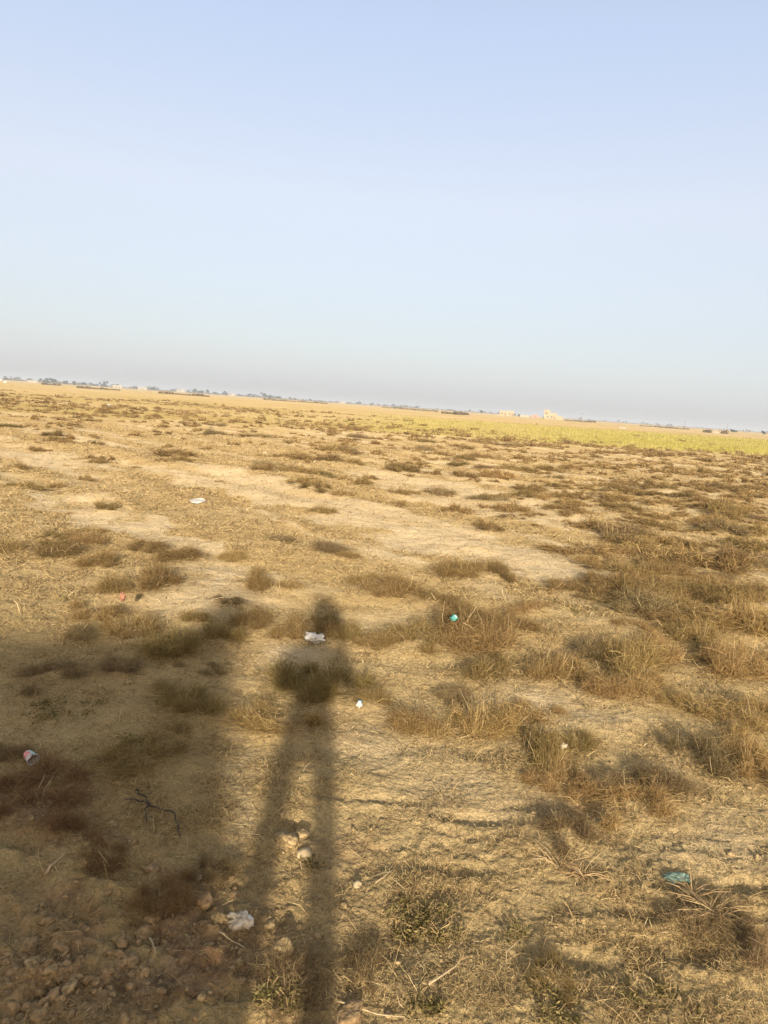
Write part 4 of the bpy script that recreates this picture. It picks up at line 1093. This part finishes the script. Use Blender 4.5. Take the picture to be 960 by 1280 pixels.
def low_wall(px0, px1, D, h, mat, label):
    x0, y0 = bearing(px0, D); x1, y1 = bearing(px1, D); Ln = math.hypot(x1 - x0, y1 - y0)
    root = empty('field_wall', ((x0 + x1) / 2, (y0 + y1) / 2, hz((x0 + x1) / 2, (y0 + y1) / 2) - .1), math.atan2(y1 - y0, x1 - x0)); tag(root, label, 'wall')
    boxes('wall_body', [(-Ln / 2, Ln / 2, -.15, .15, 0, h)], M[mat], root)
    boxes('coping', [(-Ln / 2 - .05, Ln / 2 + .05, -.22, .22, h + .002, h + .12)], M[mat], root)
low_wall(34, 47, 760, 1.9, 'plaster_white', 'far white wall below the left end of the tree line')
low_wall(650, 661, 520, 1.4, 'plaster_white', 'pale low wall right of the cream block houses')
low_wall(890, 899, 300, .7, 'plaster_white', 'low white wall near the right end of the horizon')
low_wall(775, 783, 210, .35, 'plaster_white', 'pale low bank wall at the far edge of the crop')
def pole(px, D, hpx, label):
    x, y = bearing(px, D); H = hpx * D / F
    root = empty('power_pole', (x, y, hz(x, y) - .2), -math.atan2(x, y)); tag(root, label, 'power pole')
    V, Fc = tube([(0, 0, 0), (0, 0, H)], [.16, .10], 8); link('post', mesh_py('post', V, Fc, M['pole']), root)
    boxes('crossarm', [(-.9, .9, .11, .21, H - .7, H - .58)], M['pole'], root)
    for k in (-.75, 0, .75):
        v, f = lathe([(.001, 0), (.05, 0), (.07, .08), (.04, .16), (.001, .18)], 8); o = link('insulator', mesh_np('insulator', v, f, M['pole']), root); o.location = (k, .16, H - .58)
pole(727, 480, 11, 'thin power pole right of the taller cream house')
pole(856, 520, 9, 'faint power pole left of the dark dome shaped tree')
pole(909, 520, 10, 'faint power pole just left of the dark dome shaped tree')

# ------------------------------------------------------------------ the shed behind, whose shadow lies over the left of the picture
def shed():
    ang = math.radians(11.7)
    root = empty('mud_shed', (-.40, -4.3, 0), ang); tag(root, 'mud walled shed behind the viewer whose shadow covers the lower left ground', 'shed')
    W, Dp, H = 4.6, 5.5, 2.6; t = .3
    # front wall at local y=0 facing the field (+y), body towards -y, right side at local x=0
    L = [(-W, -2.6, -t, 0, 0, H), (-2.6, -1.7, -t, 0, 2.0, H), (-1.7, 0, -t, 0, 0, H), (-W, -W + t, -Dp + t, -t - .002, 0, H), (-t, 0, -Dp + t, -t - .002, 0, H), (-W, 0, -Dp, -Dp + t - .002, 0, H)]
    boxes('wall', L, M['mud'], root)
    boxes('roof', [(-W + .02, -.02, -Dp + .02, -.02, H - .25, H - .02)], M['mud'], root)
    boxes('shadow_post', [(-.26, .004, -.26, .004, H + .002, H + .26)], M['mud'], root)  # unseen post, added so the shed's shadow gets a bump at its corner
    d = boxes('door', [(-2.59, -1.71, -.2, -.15, .02, 1.99)], M['wood'], root)
    boxes('handle', [(-1.85, -1.81, -.148, -.11, .95, 1.1)], M['pole'], d)
shed()

# ------------------------------------------------------------------ the photographer and the phone
def person():
    bx, by = -.07, -.30
    J = {'pelvis': (0, 0, 1.05), 'waist': (0, 0, 1.15), 'chest': (0, .01, 1.28), 'neck0': (0, 0, 1.42), 'neck1': (0, .02, 1.50), 'head0': (0, .04, 1.58), 'head1': (0, .03, 1.67),
         'hipL': (-.088, 0, 1.00), 'kneeL': (-.118, .02, .52), 'ankL': (-.17, 0, .10), 'toeL': (-.19, .17, .035),
         'hipR': (.092, 0, 1.00), 'kneeR': (.112, .02, .52), 'ankR': (.14, 0, .10), 'toeR': (.16, .17, .035),
         'shL': (-.165, 0, 1.39), 'elL': (-.175, .12, 1.17), 'wrL': (-.06, .25, 1.40), 'paL': (-.02, .265, 1.47),
         'shR': (.165, 0, 1.39), 'elR': (.19, .12, 1.17), 'wrR': (.14, .25, 1.40), 'paR': (.115, .265, 1.47)}
    R = dict(pelvis=.105, waist=.11, chest=.135, neck0=.07, neck1=.052, head0=.083, head1=.090, hipL=.062, kneeL=.052, ankL=.040, toeL=.034, hipR=.062, kneeR=.052, ankR=.040, toeR=.034,
             shL=.062, elL=.042, wrL=.030, paL=.034, shR=.062, elR=.042, wrR=.030, paR=.034)
    E = [('pelvis', 'waist'), ('waist', 'chest'), ('chest', 'neck0'), ('neck0', 'neck1'), ('neck1', 'head0'), ('head0', 'head1'), ('pelvis', 'hipL'), ('hipL', 'kneeL'), ('kneeL', 'ankL'), ('ankL', 'toeL'),
         ('pelvis', 'hipR'), ('hipR', 'kneeR'), ('kneeR', 'ankR'), ('ankR', 'toeR'), ('chest', 'shL'), ('shL', 'elL'), ('elL', 'wrL'), ('wrL', 'paL'), ('chest', 'shR'), ('shR', 'elR'), ('elR', 'wrR'), ('wrR', 'paR')]
    for sd, sx in (('L', -1), ('R', 1)):      # fingers round the phone's edge, thumb from the side of the palm
        px_, py_, pz_ = J['pa' + sd]
        for k in range(4):
            a, b = f'f{sd}{k}a', f'f{sd}{k}b'
            J[a] = (px_ - sx * .012, py_ + .022, pz_ + .005 + .02 * k); J[b] = (px_ - sx * .045, py_ + .026, pz_ + .012 + .02 * k)
            R[a] = .0095; R[b] = .008; E += [('pa' + sd, a), (a, b)]
        J[f't{sd}'] = (px_ - sx * .035, py_ - .012, pz_ + .03); R[f't{sd}'] = .010; E.append(('pa' + sd, f't{sd}'))
    keys = list(J); me = bpy.data.meshes.new('person')
    me.from_pydata([J[k] for k in keys], [(keys.index(a), keys.index(b)) for a, b in E], []); me.update()
    o = bpy.data.objects.new('body', me); COL.objects.link(o)
    sk = o.modifiers.new('skin', 'SKIN'); sk.use_smooth_shade = True
    for i, k in enumerate(keys):
        me.skin_vertices[0].data[i].radius = (R[k], R[k] * (.72 if k in ('pelvis', 'waist', 'chest') else 1))
    me.skin_vertices[0].data[0].use_root = True
    ss = o.modifiers.new('sub', 'SUBSURF'); ss.levels = 2; ss.render_levels = 2
    dg = bpy.context.evaluated_depsgraph_get(); ev = o.evaluated_get(dg); m2 = bpy.data.meshes.new_from_object(ev)
    bpy.data.objects.remove(o)
    m2.materials.clear(); m2.materials.append(M['skin']); m2.materials.append(M['cloth'])
    for p in m2.polygons:
        c = p.center
        if c.z < 1.44 and not (c.y > .2 and c.z > .9): p.material_index = 1
        if c.z < .14: p.material_index = 0
    root = empty('person', (bx, by, hz(bx, by))); tag(root, 'person in grey clothes holding up a phone, whose long shadow falls ahead', 'person')
    link('body', m2, root)
    v, f = ico(4)
    keep = (v[f].mean(1)[:, 2] > -.05) & ((v[f].mean(1)[:, 1] < .35) | (v[f].mean(1)[:, 2] > .62))
    v2 = v * [.097, .108, .115] * (1 + .03 * np.sin(v[:, :1] * 40) * np.cos(v[:, 2:] * 33))
    h = link('hair', mesh_np('hair', v2, f[keep], M['hair'], smooth=True), root); h.location = (0, .015, 1.665)
    for nm, loc, sc, mt in (('nose', (0, .135, 1.60), (.012, .016, .02), 'skin'), ('ear', (-.088, .03, 1.61), (.01, .02, .03), 'skin'), ('ear', (.088, .03, 1.61), (.01, .02, .03), 'skin'),
                            ('eye', (-.032, .112, 1.63), (.012, .01, .007), 'hair'), ('eye', (.032, .112, 1.63), (.012, .01, .007), 'hair'), ('mouth', (0, .118, 1.555), (.022, .008, .005), 'red')):
        v, f = ico(2); q = link(nm, mesh_np(nm, v * sc, f, M[mt], smooth=True), root); q.location = loc
    ph = empty('mobile_phone', (0, -.012, HC)); tag(ph, 'black mobile phone held upright in both hands by the person', 'phone')
    boxes('case', [(-.075, .075, -.008, .0, -.145 + .02, .02)], M['black'], ph)
    boxes('screen', [(-.071, .071, -.0095, -.0082, -.14 + .02, .016)], M['glass'], ph)
person()

# ------------------------------------------------------------------ air
def haze():
    X0, X1, Y0, Y1, Z0, Z1 = -2600, 2600, -300, 3600, -3, 16
    b = boxes('haze', [(-10500, 10500, -10500, 10500, -4, 17)], None)
    b.data.materials.clear()
    m, nt, N, L = new_mat('dusty_air'); out = N('ShaderNodeOutputMaterial'); pv = N('ShaderNodeVolumePrincipled')
    pv.inputs['Color'].default_value = (.92, .965, 1.0, 1); pv.inputs['Density'].default_value = HAZE; pv.inputs['Anisotropy'].default_value = .22
    L(pv.outputs[0], out.inputs['Volume']); b.data.materials.append(m)
    tag(b, 'pale dusty air over the plain', kind='stuff')
HAZE = .00062; VEIL = .72
haze()

# ------------------------------------------------------------------ light
w = bpy.data.worlds.new('World'); scene.world = w; w.use_nodes = True
nt = w.node_tree; nt.nodes.clear(); N = nt.nodes.new; L = nt.links.new
sky = N('ShaderNodeTexSky'); sky.sky_type = 'NISHITA'; sky.sun_disc = False
sky.sun_elevation = SUN_EL; sky.sun_rotation = math.pi - SUN_AZ
sky.air_density = 1.0; sky.dust_density = 2.5; sky.ozone_density = 1.6; sky.altitude = 0
bg = N('ShaderNodeBackground'); bg.inputs['Strength'].default_value = .095
# the dusty veil of the air: paler and greyer towards the horizon
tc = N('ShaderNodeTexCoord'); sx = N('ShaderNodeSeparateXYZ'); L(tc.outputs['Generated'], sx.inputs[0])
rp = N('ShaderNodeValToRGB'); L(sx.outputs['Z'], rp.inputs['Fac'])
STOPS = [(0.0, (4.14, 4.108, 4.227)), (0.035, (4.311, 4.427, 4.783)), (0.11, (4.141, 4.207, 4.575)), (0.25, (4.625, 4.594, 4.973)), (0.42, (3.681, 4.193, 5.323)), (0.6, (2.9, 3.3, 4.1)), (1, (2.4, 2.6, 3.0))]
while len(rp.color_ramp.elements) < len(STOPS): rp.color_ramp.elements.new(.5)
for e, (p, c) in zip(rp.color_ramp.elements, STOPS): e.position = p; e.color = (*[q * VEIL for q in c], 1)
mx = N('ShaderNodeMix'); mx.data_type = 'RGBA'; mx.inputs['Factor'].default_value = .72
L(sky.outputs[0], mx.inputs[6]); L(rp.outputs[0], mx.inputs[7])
# the sky is brighter and warmer on the sun's side, behind the viewer
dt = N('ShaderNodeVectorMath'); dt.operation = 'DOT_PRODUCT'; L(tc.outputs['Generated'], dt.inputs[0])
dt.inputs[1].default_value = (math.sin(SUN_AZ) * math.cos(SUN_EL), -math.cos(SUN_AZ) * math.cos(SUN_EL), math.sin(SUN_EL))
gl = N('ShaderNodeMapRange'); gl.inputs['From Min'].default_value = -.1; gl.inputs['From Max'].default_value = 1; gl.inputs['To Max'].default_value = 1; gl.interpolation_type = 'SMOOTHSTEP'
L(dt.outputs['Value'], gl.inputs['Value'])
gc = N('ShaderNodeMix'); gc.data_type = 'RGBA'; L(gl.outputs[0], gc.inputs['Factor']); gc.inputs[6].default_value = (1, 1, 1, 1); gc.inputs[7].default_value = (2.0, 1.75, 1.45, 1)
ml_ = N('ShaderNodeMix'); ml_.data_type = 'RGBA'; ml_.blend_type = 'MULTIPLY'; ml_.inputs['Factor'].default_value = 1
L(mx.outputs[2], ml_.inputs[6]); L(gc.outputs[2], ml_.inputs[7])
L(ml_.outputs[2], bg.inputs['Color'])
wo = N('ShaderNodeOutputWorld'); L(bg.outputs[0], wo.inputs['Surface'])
sd = bpy.data.lights.new('sun', 'SUN'); sd.energy = 3.8; sd.angle = math.radians(1.2); sd.color = (1.0, .892, .74)
so = bpy.data.objects.new('sun', sd); COL.objects.link(so)
dirv = Vector((-math.sin(SUN_AZ) * math.cos(SUN_EL), math.cos(SUN_AZ) * math.cos(SUN_EL), -math.sin(SUN_EL)))
so.rotation_euler = dirv.to_track_quat('-Z', 'Y').to_euler()

# ------------------------------------------------------------------ camera
cd = bpy.data.cameras.new('camera'); cam = bpy.data.objects.new('camera', cd); COL.objects.link(cam)
cd.sensor_fit = 'VERTICAL'; cd.sensor_height = 24; cd.sensor_width = 18; cd.lens = 12 * F / 640
cd.clip_start = .01; cd.clip_end = 30000
f_ = Vector((0, math.cos(PITCH), -math.sin(PITCH))); Rl = Vector((1, 0, 0)); Ul = Rl.cross(f_)
cx = Rl * math.cos(ROLL) + Ul * math.sin(ROLL); cy = -Rl * math.sin(ROLL) + Ul * math.cos(ROLL)
mw = Matrix((cx, cy, -f_)).transposed().to_4x4(); mw.translation = (0, 0, HC)
cam.matrix_world = mw
scene.camera = cam
vs = scene.view_settings
scene.display_settings.display_device = 'sRGB'
vs.view_transform = 'Standard'; vs.look = 'None'; vs.gamma = 1; vs.use_curve_mapping = False
vs.exposure = 1.36
scene.render.resolution_x = 768; scene.render.resolution_y = 1024
cy_ = scene.cycles
cy_.use_adaptive_sampling = False; cy_.use_denoising = True; cy_.denoising_prefilter = 'NONE'; cy_.denoising_input_passes = 'RGB_ALBEDO_NORMAL'; cy_.volume_bounces = 0; cy_.max_bounces = 6; cy_.transparent_max_bounces = 8
for o_ in bpy.data.objects:
    if 'label' in o_ and len(o_['label'].split()) > 16: print('LONG', o_['label'])
print('bushes', len(bushes), 'single', len(single), 'rest', len(rest))
